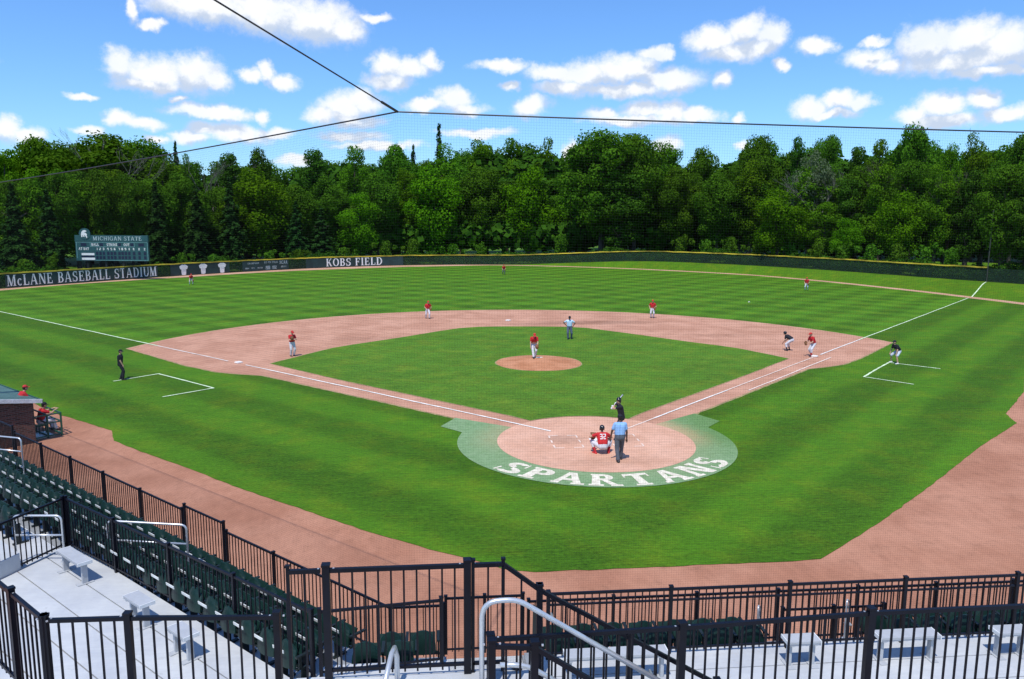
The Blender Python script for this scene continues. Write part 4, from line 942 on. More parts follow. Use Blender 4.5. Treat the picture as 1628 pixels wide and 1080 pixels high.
# ------------------------------------------------------------------ grandstand: L shaped, left wing along the third base side, centre wing behind the plate
K = sqrt(2)-1
def L_corner(s): return Vector((-K*s, -s, 0))
DL = Vector((-0.70711, 0.70711, 0)); NL = Vector((-0.70711, -0.70711, 0))        # along / outward for the left wing
def LW(s, t, z=0.0): c = L_corner(s); return Vector((c.x+DL.x*t, c.y+DL.y*t, z))   # s metres back, t metres from the corner along the left wing
def CW(s, x, z=0.0): return Vector((x, -s, z))
gs = tag(bpy.data.objects.new('grandstand', None), 'L shaped aluminium grandstand wrapping round behind home plate in the foreground', 'grandstand'); LINK(gs)
def prism(mb, path, s0, s1, z0, z1):
    """slab between distances s0<s1 following list of functions s->point"""
    lo = [p(s0) for p in path]; hi = [p(s1) for p in path]; n = len(path); V = []
    for z in (z0, z1):
        for q in lo: V.append((q.x, q.y, z))
        for q in hi: V.append((q.x, q.y, z))
    F = []
    for i in range(n-1):
        F += [(2*n+i, 2*n+i+1, 3*n+i+1, 3*n+i), (i, n+i, n+i+1, i+1), (i, i+1, 2*n+i+1, 2*n+i), (n+i, 3*n+i, 3*n+i+1, n+i+1)]
    F += [(0, 2*n, 3*n, n), (n-1, 2*n-1, 4*n-1, 3*n-1)]
    mb.add(V, F)
LEFT_END = 27.0; RIGHT_END = 12.5
lf = [lambda s: LW(s, LEFT_END), lambda s: L_corner(s)]; GX0, GX1 = -6.55, -5.15
cl = [lambda s: L_corner(s), lambda s: CW(s, GX0)]; cr = [lambda s: CW(s, GX1), lambda s: CW(s, RIGHT_END)]
TZ0, RISE, DEP, SF = 1.30, 0.32, 0.85, 18.30      # front walk height, row rise, row depth, front edge
def tz(k): return TZ0+0.25+RISE*(k-1) if k else TZ0
for k in range(0, 3):
    s0 = SF if k == 0 else SF+0.35+DEP*(k-1); s1 = SF+0.35+DEP*k if k else SF+0.35
    mb = MB(); prism(mb, lf+cl[1:], s0, s1, 0.0 if k == 0 else tz(k)-.35, tz(k)); mb.build('tread', 'tread', gs)
    mb = MB(); prism(mb, cr, s0, s1, 0.0 if k == 0 else tz(k)-.35, tz(k)); mb.build('tread', 'tread', gs)
S_D = SF+0.35+DEP*2                       # 20.35 : centre deck front ; the left wing has one more row before its deck
SDL = 20.75; DZ = 2.50
mb = MB(); prism(mb, [lambda s: LW(s, LEFT_END), lambda s: LW(s, 0.6)], S_D+.002, SDL+.15, tz(3)-.35, tz(3)-.004); mb.build('tread', 'tread', gs)
PT = 7.9                                  # left end of the raised platform along the wing
# raised deck in planks
def plank_deck(path, s0, s1, step, z, name):
    s = s0; k = 0
    while s < s1-1e-6:
        e = min(s+step-.022, s1); mb = MB(); prism(mb, path, s, e, z-.06, z); mb.build(name, 'deck', gs); s += step; k += 1
plank_deck([lambda s: LW(s, PT), lambda s: L_corner(s)], SDL+.15, 28.0, .62, DZ, 'deck_plank')
plank_deck([lambda s: L_corner(s), lambda s: CW(s, GX0)], S_D, 24.6, .62, DZ, 'deck_plank')
plank_deck([lambda s: CW(s, GX1), lambda s: CW(s, RIGHT_END)], S_D, 24.6, .62, DZ, 'deck_plank')
mb = MB(); prism(mb, [lambda s: CW(s, GX0+.004), lambda s: CW(s, GX1-.004)], S_D+.9, 24.6, DZ-.06, DZ-.003); mb.build('deck_plank', 'deck', gs)
mb = MB(); prism(mb, [lambda s: LW(s, PT-.02), lambda s: L_corner(s), lambda s: CW(s, GX0-.02)], S_D+.5, S_D+.6, .0, DZ-.07)
prism(mb, [lambda s: CW(s, GX1+.02), lambda s: CW(s, RIGHT_END)], S_D+.5, S_D+.6, .0, DZ-.07); mb.build('deck_wall', 'concrete', gs)
# gate stairs down to the field
for k in range(4):
    zt = DZ-.30*(k+1); sT = S_D+.9-.42*k; mb = MB(); mb.box(((GX0+GX1)/2, -(sT-.22), zt-.02), (GX1-GX0-.03, .44, .05)); mb.box(((GX0+GX1)/2, -(sT-.42), zt-.16), (GX1-GX0-.06, .02, .24)); mb.build('gate_step', 'deck', gs)
mb = MB(); mb.box(((GX0+GX1)/2, -(SF+.34), TZ0-.03), (GX1-GX0-.02, .66, .06)); mb.build('gate_landing', 'deck', gs)
# rows behind the platform end on the far left
for k in range(3, 8):
    s0 = SF+.35+DEP*(k-1)+(0.11 if k == 3 else 0); s0 = max(s0, SDL+.16); s1 = SF+.35+DEP*k; mb = MB(); prism(mb, [lambda s: LW(s, LEFT_END), lambda s: LW(s, PT+.03)], s0, s1, tz(k)-.35, tz(k)); mb.build('tread', 'deck', gs)
# near walkway, landing and stair the photographer looks over
LZ = 5.12; WZ = 4.52
mb = MB(); mb.box((-7.0, -26.05, LZ-.09), (2.3, 2.1, .18)); mb.build('landing', 'deck', gs)
mb = MB(); mb.box((-7.0, -24.975, LZ-.22), (2.3, .03, .44)); mb.build('landing_fascia', 'deck', gs)
for k in range(9):
    mb = MB(); mb.box((-5.72+.30*k, -25.65, LZ-.19*(k+1)-.02), (.32, 1.1, .04)); mb.build('stair_tread', 'tread', gs)
mb = MB(); mb.box((-1.0, -28.2, WZ-.06), (9.0, 5.0, .12)); mb.build('walkway', 'deck', gs)
mb = MB(); mb.add([(-8.3, -25.1, WZ), (-10.35, -25.1, WZ), (-12.4, -23.0, WZ), (-15.2, -26.0, WZ), (-12, -31, WZ), (-8.3, -31, WZ), (-8.3, -25.1, WZ-.12), (-10.35, -25.1, WZ-.12), (-12.4, -23.0, WZ-.12), (-15.2, -26.0, WZ-.12), (-12, -31, WZ-.12), (-8.3, -31, WZ-.12)],
  [(0, 1, 2, 3, 4, 5), (11, 10, 9, 8, 7, 6)]+[(i, i+6, (i+1) % 6+6, (i+1) % 6) for i in range(6)]); mb.build('walkway', 'deck', gs)

# ------------------------------------------------------------------ seats

def seat_parts():
    P = {}
    # curved back with rounded top: grid plate
    V = []; F = []; nx, nz = 7, 6
    for j in range(nz+1):
        for i in range(nx+1):
            u = i/nx*2-1; v = j/nz; x = u*(.222-.05*v**3); top = .385-.12*abs(u)**2.4; z = .43+v*top-(.02*(1-abs(u)) if j == 0 else 0); y = .05-.05*u*u-.07*v+.02*sin(v*pi)
            V.append((x, -y-.17, z))
    m = len(V); V += [(x, y+.028, z) for x, y, z in V]
    for j in range(nz):
        for i in range(nx):
            a = j*(nx+1)+i; F.append((a, a+nx+1, a+nx+2, a+1)); F.append((m+a, m+a+1, m+a+nx+2, m+a+nx+1))
    for i in range(nx): a = i; F.append((a, a+1, m+a+1, m+a)); a = nz*(nx+1)+i; F.append((a+1, a, m+a, m+a+1))
    for j in range(nz): a = j*(nx+1); F.append((a+nx+1, a, m+a, m+a+nx+1)); a += nx; F.append((a, a+nx+1, m+a+nx+1, m+a))
    P['seat_back'] = (V, F, 'seat')
    mb = MB(); R = Matrix.Rotation(rad(62), 3, 'X'); mb.box((0, -.02, .555), (.42, .30, .035), rot=R); mb.box((0, -.06, .455), (.42, .10, .05)); P['seat_pan'] = (mb.v, mb.f, 'seat')
    mb = MB(); mb.box((.265, -.02, .22), (.03, .12, .44)); mb.box((.265, -.10, .52), (.028, .05, .20)); mb.box((.265, .0, .63), (.05, .34, .03)); mb.box((.265, .02, .02), (.06, .30, .03)); mb.box((0, -.12, .405), (.50, .03, .03)); P['stanchion'] = (mb.v, mb.f, 'seat_iron')
    mb = MB(); mb.box((-.03, -.272, .715), (.27, .012, .050), rot=Matrix.Rotation(rad(8), 3, 'X')); P['bright_dash'] = (mb.v, mb.f, 'plate')  # white strip added to each back for the sunlit dashes along the rows
    return P
SP = {}
for k_, (v_, f_, m_) in seat_parts().items():
    me = bpy.data.meshes.new(k_); me.from_pydata(v_, [], f_); me.update(); me.materials.append(MT[m_]); SP[k_] = me
NSEAT = [0]
def place_seat(p, rz, label, group, plate=True):
    v = p+Vector((0, 0, .7))-CAM; dpt = v.dot(Fv)
    if dpt < 1: return
    X = PW/2+FPX*v.dot(Rv)/dpt; Y = PH/2-FPX*v.dot(Uv)/dpt
    if X < -45 or X > PW+45 or Y > PH+80: return
    r = bpy.data.objects.new('stadium_chair', None); LINK(r); r.location = p; r.rotation_euler.z = rz; tag(r, label, 'chair', group); NSEAT[0] += 1
    for k_, me in SP.items():
        if k_ == 'bright_dash' and not plate: continue
        o = bpy.data.objects.new(k_, me); LINK(o); o.parent = r
PITCH = 0.535
rowname = ['front', 'second', 'third', 'fourth', 'fifth', 'sixth']
for k in range(1, 7):
    t = (0.45 if k < 4 else PT+1.35)+(.1*k % .3)
    zz = tz(k); ss = SF+.35+DEP*(k-1)+.40
    if k == 3: ss -= .08
    while t < 25.5:
        p = LW(ss, t, zz)
        place_seat(p, rad(-45), 'dark green folding chair in the %s row of the left wing' % rowname[k-1], 'seats in the %s row of the left wing' % rowname[k-1]); t += PITCH
gapx0, gapx1 = onY(1212, 1000, -19.1).x, onY(1352, 1000, -19.1).x
for k in (1, 2):
    ss = SF+.35+DEP*(k-1)+.40; x = L_corner(ss).x+.40
    while x < GX0-.30: place_seat(CW(ss, x, tz(k)), 0, 'green folding chair in the short %s row between the corner and the field gate' % rowname[k-1], 'seats in the short %s row by the gate' % rowname[k-1], False); x += PITCH
    x = GX1+.42
    while x < 9.5:
        if not (gapx0-.1 < x < gapx1+.1): place_seat(CW(ss, x, tz(k)), 0, 'green folding chair in the %s row right of the field gate' % rowname[k-1], 'seats in the %s row right of the gate' % rowname[k-1], False)
        x += PITCH

# ------------------------------------------------------------------ black picket fences
def picket_fence(name, pts, tops, bots, label, post_at=None, post_w=.055, pick=.1143, pw=.017, second=False, cat='fence', rail_w=.038, group=None, spacing=2.0, posts=True, last=True, bolt_glints=False):
    """pts: list of (x,y); tops/bots: heights at those points. Rails per bay, each post its own part, pickets one mesh per bay"""
    root = empty(name, (0, 0, 0), label, cat, group)
    for i in range(len(pts)-1):
        a = Vector((pts[i][0], pts[i][1], 0)); b = Vector((pts[i+1][0], pts[i+1][1], 0)); L = (b-a).length; d = (b-a).normalized(); rz = math.atan2(d.y, d.x)
        nb = max(1, round(L/spacing)); za0, za1, zb0, zb1 = tops[i], tops[i+1], bots[i], bots[i+1]
        for k in range(nb):
            f0, f1 = k/nb, (k+1)/nb; T = lambda f: za0+(za1-za0)*f; B = lambda f: zb0+(zb1-zb0)*f
            p, q = a+d*L*f0, a+d*L*f1; mb = MB(); mb.bar(p+Vector((0, 0, T(f0)-rail_w/2)), q+Vector((0, 0, T(f1)-rail_w/2)), rail_w, rail_w); mb.build('top_rail', 'rail', root)
            mb = MB(); mb.bar(p+Vector((0, 0, B(f0)+.09)), q+Vector((0, 0, B(f1)+.09)), .03, .03)
            if second: mb.bar(p+Vector((0, 0, T(f0)-.20)), q+Vector((0, 0, T(f1)-.20)), .028, .028)
            n = int(L/nb/pick); 
            for j in range(1, n):
                f = f0+(f1-f0)*j/n; c = a+d*L*f; mb.box((c.x, c.y, (T(f)-rail_w+B(f)+.04)/2), (pw, pw, T(f)-rail_w-B(f)-.04), rotz=rz)
            mb.build('picket_panel', 'rail', root)
            if posts:
                for f in ([f0] if k < nb-1 or i < len(pts)-2 or not last else [f0, f1]):
                    c = a+d*L*f; mb = MB(); mb.box((c.x, c.y, (T(f)+.03+B(f))/2), (post_w, post_w, T(f)+.03-B(f)), rotz=rz); mb.box((c.x, c.y, T(f)+.035), (post_w+.012, post_w+.012, .02), rotz=rz); mb.build('post', 'rail', root)
                    if post_w >= .06:
                        mb = MB()
                        for sg in (-1, 1): mb.box(c+d*sg*(post_w/2+.035)+Vector((0, 0, T(f)-.002+0*sg)), (.016, .016, .012), rotz=rz)
                        mb.build('bolt_glints', 'alu', root)  # bright aluminium bolts added for the white glints at the rail joints
    return root
FTZ = 2.40
def P2_(v): return (v.x, v.y)
# field fence along the stand front, stepping at the photograph's joints
fa = [P2_(LW(SF-.05, t)) for t in (27.5, 17.9)]
picket_fence('field_fence', fa, [FTZ+.16]*2, [1.45]*2, 'black picket fence at far left in front of the brick dugout wall')
A1 = G(83, 706, FTZ); A2 = G(308, 812.5, FTZ); A3 = G(308, 810, FTZ); A4 = G(357, 831, FTZ+.06); A5 = G(361, 844, FTZ-.04); A6 = G(482, 904, FTZ-.04); A8 = G(601, 958, FTZ-.04)
picket_fence('field_fence', [P2_(LW(SF-.05, 17.75)), P2_(LW(SF-.05, 7.3))], [FTZ]*2, [TZ0]*2, 'long black picket fence running along the left wing above the dirt track')
picket_fence('field_fence', [P2_(LW(SF-.05, 7.2)), P2_(LW(SF-.05, 5.5))], [FTZ+.12]*2, [TZ0]*2, 'short raised bay of black picket fence standing a step above its neighbours', spacing=1.8)
picket_fence('field_fence', [P2_(LW(SF-.05, 5.4)), P2_(L_corner(SF-.05)), (GX0-.05, -SF+.05)], [FTZ-.06]*3, [TZ0]*3, 'black picket fence bending round the inner corner of the stand')
picket_fence('field_gate', [(GX0, -SF+.08), (GX1+.02, -SF+.08)], [FTZ+.06]*2, [TZ0+.05]*2, 'black picket gate onto the field at the foot of the white steps', cat='gate', spacing=.75)
picket_fence('field_fence', [(GX1+.12, -SF+.05), (RIGHT_END, -SF+.05)], [FTZ-.05]*2, [TZ0]*2, 'black picket fence nearest the dirt track on the right, behind the seats', spacing=1.62)
# deck edge fences
picket_fence('deck_fence', [P2_(LW(SDL+.25, PT)), P2_(L_corner(S_D+.33))], [DZ+1.07]*2, [DZ]*2, 'black picket fence along the front of the left platform, above the dark seats', spacing=2.0)
picket_fence('deck_fence', [P2_(L_corner(S_D+.33)+Vector((.12, 0, 0))), (GX0-.1, -S_D-.12)], [DZ+1.07]*2, [DZ]*2, 'short black picket fence on the deck edge left of the field gate', spacing=2.4)
picket_fence('deck_fence', [(GX1+.15, -S_D-.12), (RIGHT_END, -S_D-.12)], [DZ+1.10]*2, [DZ]*2, 'black picket fence with double top rail along the front of the right deck', second=True, spacing=2.03)
picket_fence('deck_fence', [P2_(LW(SDL+.3, PT+.05)), P2_(LW(26.5, PT+.05))], [DZ+1.07]*2, [DZ]*2, 'black picket fence closing the left end of the platform behind the pipe handrail', spacing=1.9)
e0, e1 = onY(1247, 946, -18.75), onY(1408, 946, -18.75)
picket_fence('aisle_gate', [(e0.x, -18.72), (e1.x, -18.72)], [2.22]*2, [TZ0]*2, 'low black picket gate in the opening of the right hand seats', cat='gate', spacing=1.0, rail_w=.035)
# near fences
NZ = 5.6
NLp = [P2_(G(*q, NZ)) for q in ((-70, 868), (70, 984), (203, 980), (440, 978.5))]
picket_fence('walkway_fence', [NLp[0], NLp[1]], [NZ]*2, [NZ-1.07]*2, 'near black picket fence slanting down across the lower left corner', spacing=.95, post_w=.060)
picket_fence('walkway_fence', [NLp[1], NLp[2], NLp[3]], [NZ]*3, [NZ-1.07]*3, 'near black picket fence across the bottom left, in front of the pale platform', spacing=.95, post_w=.060)
MZ = 6.20
mp = [onY(457, 905, -25.0), onY(518, 904, -25.0), onY(743, 898, -25.0)]
r_ = picket_fence('landing_fence', [(p.x, -25.0) for p in mp[1:]], [MZ]*2, [LZ]*2, 'tall black picket fence at the bottom centre, posts either side of the field gate view', spacing=2.0, post_w=.066)
r_ = picket_fence('landing_fence', [(mp[0].x, -25.0), (mp[1].x-.05, -25.0)], [MZ]*2, [LZ-.4]*2, 'narrow black fence end bay left of the tall centre fence', spacing=2.0, post_w=.03, last=False)
sp_ = [onY(752, 898, -25.0), onY(800, 898, -25.0), onY(858, 935, -25.0), onY(1140, 1085, -25.0), onY(1290, 1165, -25.0)]
picket_fence('stair_fence', [(sp_[0].x, -25.0), (sp_[1].x, -25.0), (sp_[2].x, -25.0)], [MZ, MZ, sp_[2].z], [LZ, LZ, LZ-.2], 'black picket fence from the landing bending down at the head of the stair', spacing=2.0, post_w=.03)
picket_fence('stair_fence', [(sp_[2].x, -25.0), (sp_[3].x, -25.0), (sp_[4].x, -25.0)], [sp_[2].z, sp_[3].z, sp_[4].z], [sp_[2].z-1.05, sp_[3].z-1.05, sp_[4].z-1.05], 'black picket fence sloping down beside the stair at bottom centre', spacing=1.0, post_w=.055)
sq = [onY(782, 1024, -25.95), onY(850, 1026, -25.95), onY(985, 1105, -25.95)]
picket_fence('stair_fence', [(p.x, -25.95) for p in sq], [p.z for p in sq], [p.z-1.0 for p in sq], 'lower black picket rail on the near side of the stair', spacing=1.0, post_w=.06)
nr = [P2_(G(*q, NZ)) for q in ((780, 1014), (1085, 995), (1385, 972), (1700, 957.5))]
picket_fence('walkway_fence', nr, [NZ]*4, [NZ-1.07]*4, 'near black picket fence across the bottom right with thick posts', spacing=2.0, post_w=.066)
# dark slim gate leaf folded at the head of the deck gate
q = onY(855, 940, -20.9); mb = MB(); mb.add([(q.x-.08, -20.9, DZ), (q.x+.10, -20.9, DZ), (q.x+.07, -20.9, DZ+1.05), (q.x-.07, -20.9, DZ+1.15), (q.x-.08, -20.96, DZ), (q.x+.10, -20.96, DZ), (q.x+.07, -20.96, DZ+1.05), (q.x-.07, -20.96, DZ+1.15)], [(0, 1, 2, 3), (7, 6, 5, 4), (0, 4, 5, 1), (1, 5, 6, 2), (2, 6, 7, 3), (3, 7, 4, 0)])
o = mb.build('gate_leaf', 'post_dark'); tagged(o, 'slim dark folded gate leaf standing beside the post at the stair head', 'gate')

# ------------------------------------------------------------------ aluminium handrails and benches
def handrail(label, a, b, z0, ztop, drop=0.42, r=.021, zb0=None):
    """closed pipe loop: two legs, top and middle rail between plan points a and b"""
    root = empty('handrail', (0, 0, 0), label, 'handrail', 'pipe handrails on the aisles'); a = Vector((a[0], a[1], 0)); b = Vector((b[0], b[1], 0))
    za, zb = ztop; A0, B0 = a+Vector((0, 0, z0)), b+Vector((0, 0, zb0 if zb0 is not None else z0)); A1, B1 = a+Vector((0, 0, za)), b+Vector((0, 0, zb))
    mb = MB(); mb.tube([A0]+arc_corner(A0, A1, B1, .12)+arc_corner(A1, B1, B0, .12)+[B0], r, 10); mb.build('pipe', 'alu', root, True)
    mb = MB(); mb.tube([a+Vector((0, 0, za-drop)), b+Vector((0, 0, zb-drop))], r*.9, 10); mb.build('middle_rail', 'alu', root, True)
    for p in (A0, B0): mb = MB(); mb.box(p+Vector((0, 0, .01)), (.11, .11, .02)); mb.build('foot_plate', 'alu', root)
    return root
h = G(20, 820, 3.5), G(97, 820, 3.5); handrail('pipe handrail loop at the left end of the platform, behind its picket fence', h[0], h[1], 2.55, (3.5, 3.5), .40)
h = G(170, 828, 3.3), G(296, 835, 3.2); handrail('long pipe handrail loop standing among the dark seats in front of the platform', h[0], h[1], 2.3, (3.3, 3.2), .40)
h = G(-40, 690, 3.2), G(33, 697, 3.2); handrail('pipe handrail loop at the left edge above the seats, nearest the dugout', h[0], h[1], 2.1, (3.2, 3.2), .38)
h = G(36, 800, 1.9)
h0 = onY(1206, 960, -19.3); handrail('small sloping pipe handrail at the left side of the seat opening on the right', (h0.x, -19.3), (h0.x+.28, -18.75), 1.9, (2.62, 2.30), .5, .016)
h0 = onY(1347, 950, -19.3); handrail('small sloping pipe handrail at the right side of the seat opening on the right', (h0.x, -19.3), (h0.x+.34, -18.8), 1.9, (2.66, 2.36), .5, .016)
# big stair handrail in the foreground
hr = tag(bpy.data.objects.new('handrail', None), 'large shiny pipe handrail curving over and down the stair at bottom centre', 'handrail'); LINK(hr)
yh = -25.28
q0, q1, q2, q3 = onY(766, 1090, yh), onY(764, 957, yh), onY(822, 953, yh), onY(1092, 1108, yh)
q1 = Vector((q0.x, yh, q1.z)); pts = [Vector((q0.x, yh, LZ-.3))]+arc_corner(q0, q1, q2, .16, 8)+arc_corner(q1, q2, q3, .10, 6)+[q3]
mb = MB(); mb.tube(pts, .024, 14); mb.build('pipe', 'alu', hr, True)
for f in (.22, .82):
    c = q2.lerp(q3, f); mb = MB(); mb.tube([c, c+Vector((0, .12, -.06)), c+Vector((0, .26, -.06))], .012, 8); mb.build('bracket', 'alu', hr, True)
hr = tag(bpy.data.objects.new('handrail', None), 'short pipe handrail end poking up at the bottom edge left of the big curved one', 'handrail'); LINK(hr)
a_ = G(627, 1030, 5.5); mb = MB(); mb.tube([Vector((a_.x-.10, a_.y-.55, 5.30)), Vector((a_.x-.02, a_.y-.10, 5.50)), Vector((a_.x, a_.y, 5.5)), Vector((a_.x+.02, a_.y+.02, 5.40)), Vector((a_.x+.02, a_.y+.02, 4.9))], .024, 12); mb.build('pipe', 'alu', hr, True)
hr = tag(bpy.data.objects.new('handrail', None), 'low curved pipe rail seen through the pickets under the big stair handrail', 'handrail'); LINK(hr)
q0, q1, q2 = onY(795, 1057, -25.6), onY(838, 1058, -25.6), onY(900, 1092, -25.6); mb = MB(); mb.tube([q0]+arc_corner(q0, q1, q2, .10, 6)+[q2], .022, 12); mb.build('pipe', 'alu', hr, True)

def bench(a, b, label, group='aluminium benches on the decks', over=.10):
    a = Vector((a[0], a[1], DZ)); b = Vector((b[0], b[1], DZ)); d = (b-a).normalized(); n = Vector((-d.y, d.x, 0)); rz = math.atan2(d.y, d.x); root = empty('bench', (0, 0, 0), label, 'bench', group)
    c = (a+b)/2; L = (b-a).length+2*over
    mb = MB(); mb.box(c+Vector((0, 0, .425)), (L, .26, .035), rotz=rz); mb.box(c+n*.115+Vector((0, 0, .405)), (L, .012, .05), rotz=rz); mb.box(c-n*.115+Vector((0, 0, .405)), (L, .012, .05), rotz=rz); mb.build('seat', 'bench', root)
    for sd_, e in ((-1, a), (1, b)): mb = MB(); mb.box(c+d*sd_*(L/2-.004)+Vector((0, 0, .415)), (.012, .27, .06), rotz=rz); mb.build('end_cap', 'fascia', root)
    for p in (a, b):
        mb = MB(); mb.box(p+Vector((0, 0, .20)), (.05, .10, .40), rotz=rz); mb.box(p+Vector((0, 0, .375)), (.05, .24, .03), rotz=rz); mb.box(p+Vector((0, 0, .008)), (.12, .30, .012), rotz=rz); mb.build('leg', 'bench', root)
for (a, b, lab) in (((104, 908), (137, 927), 'aluminium bench nearest the left end of the pale platform'), ((214, 983), (233, 997), 'short aluminium bench in the middle of the pale left platform'), ((283, 1036), (303, 1050), 'short aluminium bench seen through the near pickets at the right end of the left platform')):
    A_, B_ = G(*a, DZ), G(*b, DZ); c = (A_+B_)/2; ln = (B_-A_).length/2; bench(c+DL*ln, c-DL*ln, lab, over=.07)
for (a, b, lab) in (((905, 1083), (1053, 1080), 'long aluminium bench on the right deck just right of the sloping stair fence'), ((1253, 1057), (1292, 1058), 'small aluminium bench on the right deck in front of the seat opening'), ((1398, 1050), (1483, 1051), 'medium aluminium bench on the right deck behind the thick near post'), ((1584, 1042), (1623, 1042), 'small aluminium bench at the right edge of the right deck')):
    A_, B_ = G(*a, DZ), G(*b, DZ); B_.y = A_.y; bench(A_, B_, lab, over=.08)

# ------------------------------------------------------------------ brick dugout with its rail, far left
dg = tag(bpy.data.objects.new('dugout', None), 'low brick dugout with a sloping green roof at the left edge', 'dugout'); LINK(dg)
DR = 1.75; F0 = G(57, 637, DR); F0.z = 0; DN = Vector((0.70711, 0.70711, 0))          # towards the field
def dp(a, b, z): return F0+DL*a-DN*b+Vector((0, 0, z))      # a along the wing, b back from the front edge
def slab(mb, pts, th):
    n = len(pts); V = [tuple(p) for p in pts]+[(p[0], p[1], p[2]-th) for p in pts]
    mb.add(V, [tuple(range(n)), tuple(range(2*n-1, n-1, -1))]+[(i, i+n, (i+1) % n+n, (i+1) % n) for i in range(n)])
mb = MB(); slab(mb, [dp(-.12, -.15, DR), dp(14, -.15, DR), dp(14, 3.6, DR+.62), dp(-.12, 3.6, DR+.62)], .10); roof = mb.build('roof', 'roof', dg)
for k in range(8):
    mb2 = MB(); a = k*1.9+.6; mb2.bar(dp(a, -.13, DR+.004), dp(a, 3.58, DR+.624), .02, .012); 
    if k == 0: sm = mb2
    else: sm.add(mb2.v, mb2.f)
sm.build('standing_seams', 'roof', roof)
mb = MB(); mb.bar(dp(-.15, -.18, DR-.03), dp(-.15, 3.62, DR+.59), .05, .16); mb.build('fascia', 'fascia', dg)
mb = MB(); mb.bar(dp(-.15, -.19, DR-.04), dp(14, -.19, DR-.04), .05, .12); mb.build('front_fascia', 'dgreen', dg)
mb = MB(); slab(mb, [dp(.0, .12, DR-.10), dp(.28, .12, DR-.10), dp(.28, 3.5, DR-.10+.5), dp(0, 3.5, DR-.10+.5)], DR+.3); slab(mb, [dp(.28, 3.22, DR+.35), dp(14, 3.22, DR+.35), dp(14, 3.5, DR+.35), dp(.28, 3.5, DR+.35)], DR+.7); mb.build('brick_wall', 'brick', dg)
mb = MB(); slab(mb, [dp(.29, .2, .03), dp(14, .2, .03), dp(14, 3.2, .03), dp(.29, 3.2, .03)], .03); mb.build('floor', 'concrete', dg)
for a in (.35, 4, 8): mb = MB(); mb.bar(dp(a, .05, 0), dp(a, .05, DR-.1), .09); mb.build('post', 'dgreen', dg)
# green pipe rail cage at the dugout steps
cg = tag(bpy.data.objects.new('dugout_rail', None), 'dark green pipe rail guarding the dugout steps beside the brick end wall', 'railing'); LINK(cg)
c0 = G(99, 692); c0.z = 0; c1 = c0+DL*(-.0)-DN*1.35; c2 = dp(0.05, -.35, 0)
def cage(a, b):
    mb = MB()
    for z in (.98, .62, .08): mb.bar(a+Vector((0, 0, z)), b+Vector((0, 0, z)), .05)
    mb.build('rail', 'dgreen', cg)
for a, b in ((c0, c1), (c0, c0+DL*1.7)): cage(a, b)
cage(dp(.4, -.5, 0), dp(9, -.5, 0))
for p in (c0, c1, c0+DL*1.7, dp(.4, -.5, 0), dp(3, -.5, 0), dp(6, -.5, 0)): mb = MB(); mb.bar(p, p+Vector((0, 0, 1.0)), .06); mb.build('post', 'dgreen', cg)
mb = MB(); q = c0+DL*.55-DN*.75; mb.box(q+Vector((0, 0, .03)), (1.0, .9, .06), rotz=rad(45)); o = mb.build('concrete_pad', 'plate'); tagged(o, 'pale concrete pad on the ground inside the green dugout rail', 'concrete pad')
mb = MB(); mb.box(c1+DL*.75+Vector((0, 0, .22)), (.55, .42, .03), rotz=rad(45)); mb.box(c1+DL*.75+Vector((0, 0, .11)), (.44, .32, .20), rotz=rad(45)); o = mb.build('step_stool', 'concrete'); tagged(o, 'low block step beside the brick end wall under the seated player', 'step')

# ------------------------------------------------------------------ backstop net hung from a cable
NETC = onY(632, 178, -18.75); NR_ = onY(1628, 208, -18.75); NR2 = NETC+(NR_-NETC)*1.5
sL = NETC.x+NETC.y; dd = ray(0, 285); tL = (sL-CX-CY)/(dd.x+dd.y); NLt = CAM+dd*tL; NL2 = NETC+(NLt-NETC)*1.55
net = tag(bpy.data.objects.new('backstop_net', None), 'fine black backstop net hanging from a cable above the stand', 'net'); LINK(net)
def sagp(a, b, f, sag): p = a.lerp(b, f); p.z -= 4*sag*f*(1-f); return p
def net_panel(a, b, z0, sag, pitch=.0445, r=.0007):
    L = (Vector(b[:2])-Vector(a[:2])).length; n = int(L/pitch); V = []; F = []; d = Vector((b.x-a.x, b.y-a.y, 0)).normalized(); nn = Vector((-d.y, d.x, 0))
    def strand(p, q, s1, s2):
        k = len(V)
        for e in (p, q): V.extend([e+s1*r, e-s1*r*.5+s2*r*.87, e-s1*r*.5-s2*r*.87])
        for i in range(3): F.append((k+i, k+(i+1) % 3, k+3+(i+1) % 3, k+3+i))
    for i in range(n+1):
        f = i/n; t = sagp(a, b, f, sag); strand(t, Vector((t.x, t.y, z0)), d, nn)
    ztop = max(a.z, b.z); m = int((ztop-z0)/pitch); seg = max(1, int(L/1.6))
    for j in range(m):
        for i in range(seg):
            f0, f1 = i/seg, (i+1)/seg; p, q = sagp(a, b, f0, sag), sagp(a, b, f1, sag); wv = .02*sin(i*1.7+j*.05)
            # horizontals follow the cable's sag, easing to level at the foot
            h = j/m; p = Vector((p.x, p.y, z0+(p.z-z0)*h)); q = Vector((q.x, q.y, z0+(q.z-z0)*h)); strand(p, q, Vector((0, 0, 1)), nn)
    return mesh_from('netting', V, F, 'net', net)
net_panel(NETC, NR2, 1.35, .03); net_panel(NETC, NL2, 1.35, .10)
for a, b, sg in ((NETC, NR2, .03), (NETC, NL2, .10)):
    mb = MB(); mb.tube([sagp(a, b, i/24, sg) for i in range(25)], .013, 6); mb.build('top_cable', 'cable', net)
d = ray(345, 0).normalized(); e = CAM+ray(345, 0)*8.2; e2 = NETC+(e-NETC)*2.6
mb = MB(); mb.tube([NETC, NETC.lerp(e2, .5)-Vector((0, 0, .02)), e2], .010, 6); mb.tube([NETC, NETC.lerp(e2, .05)], .02, 6); mb.build('guy_cable', 'cable', net)
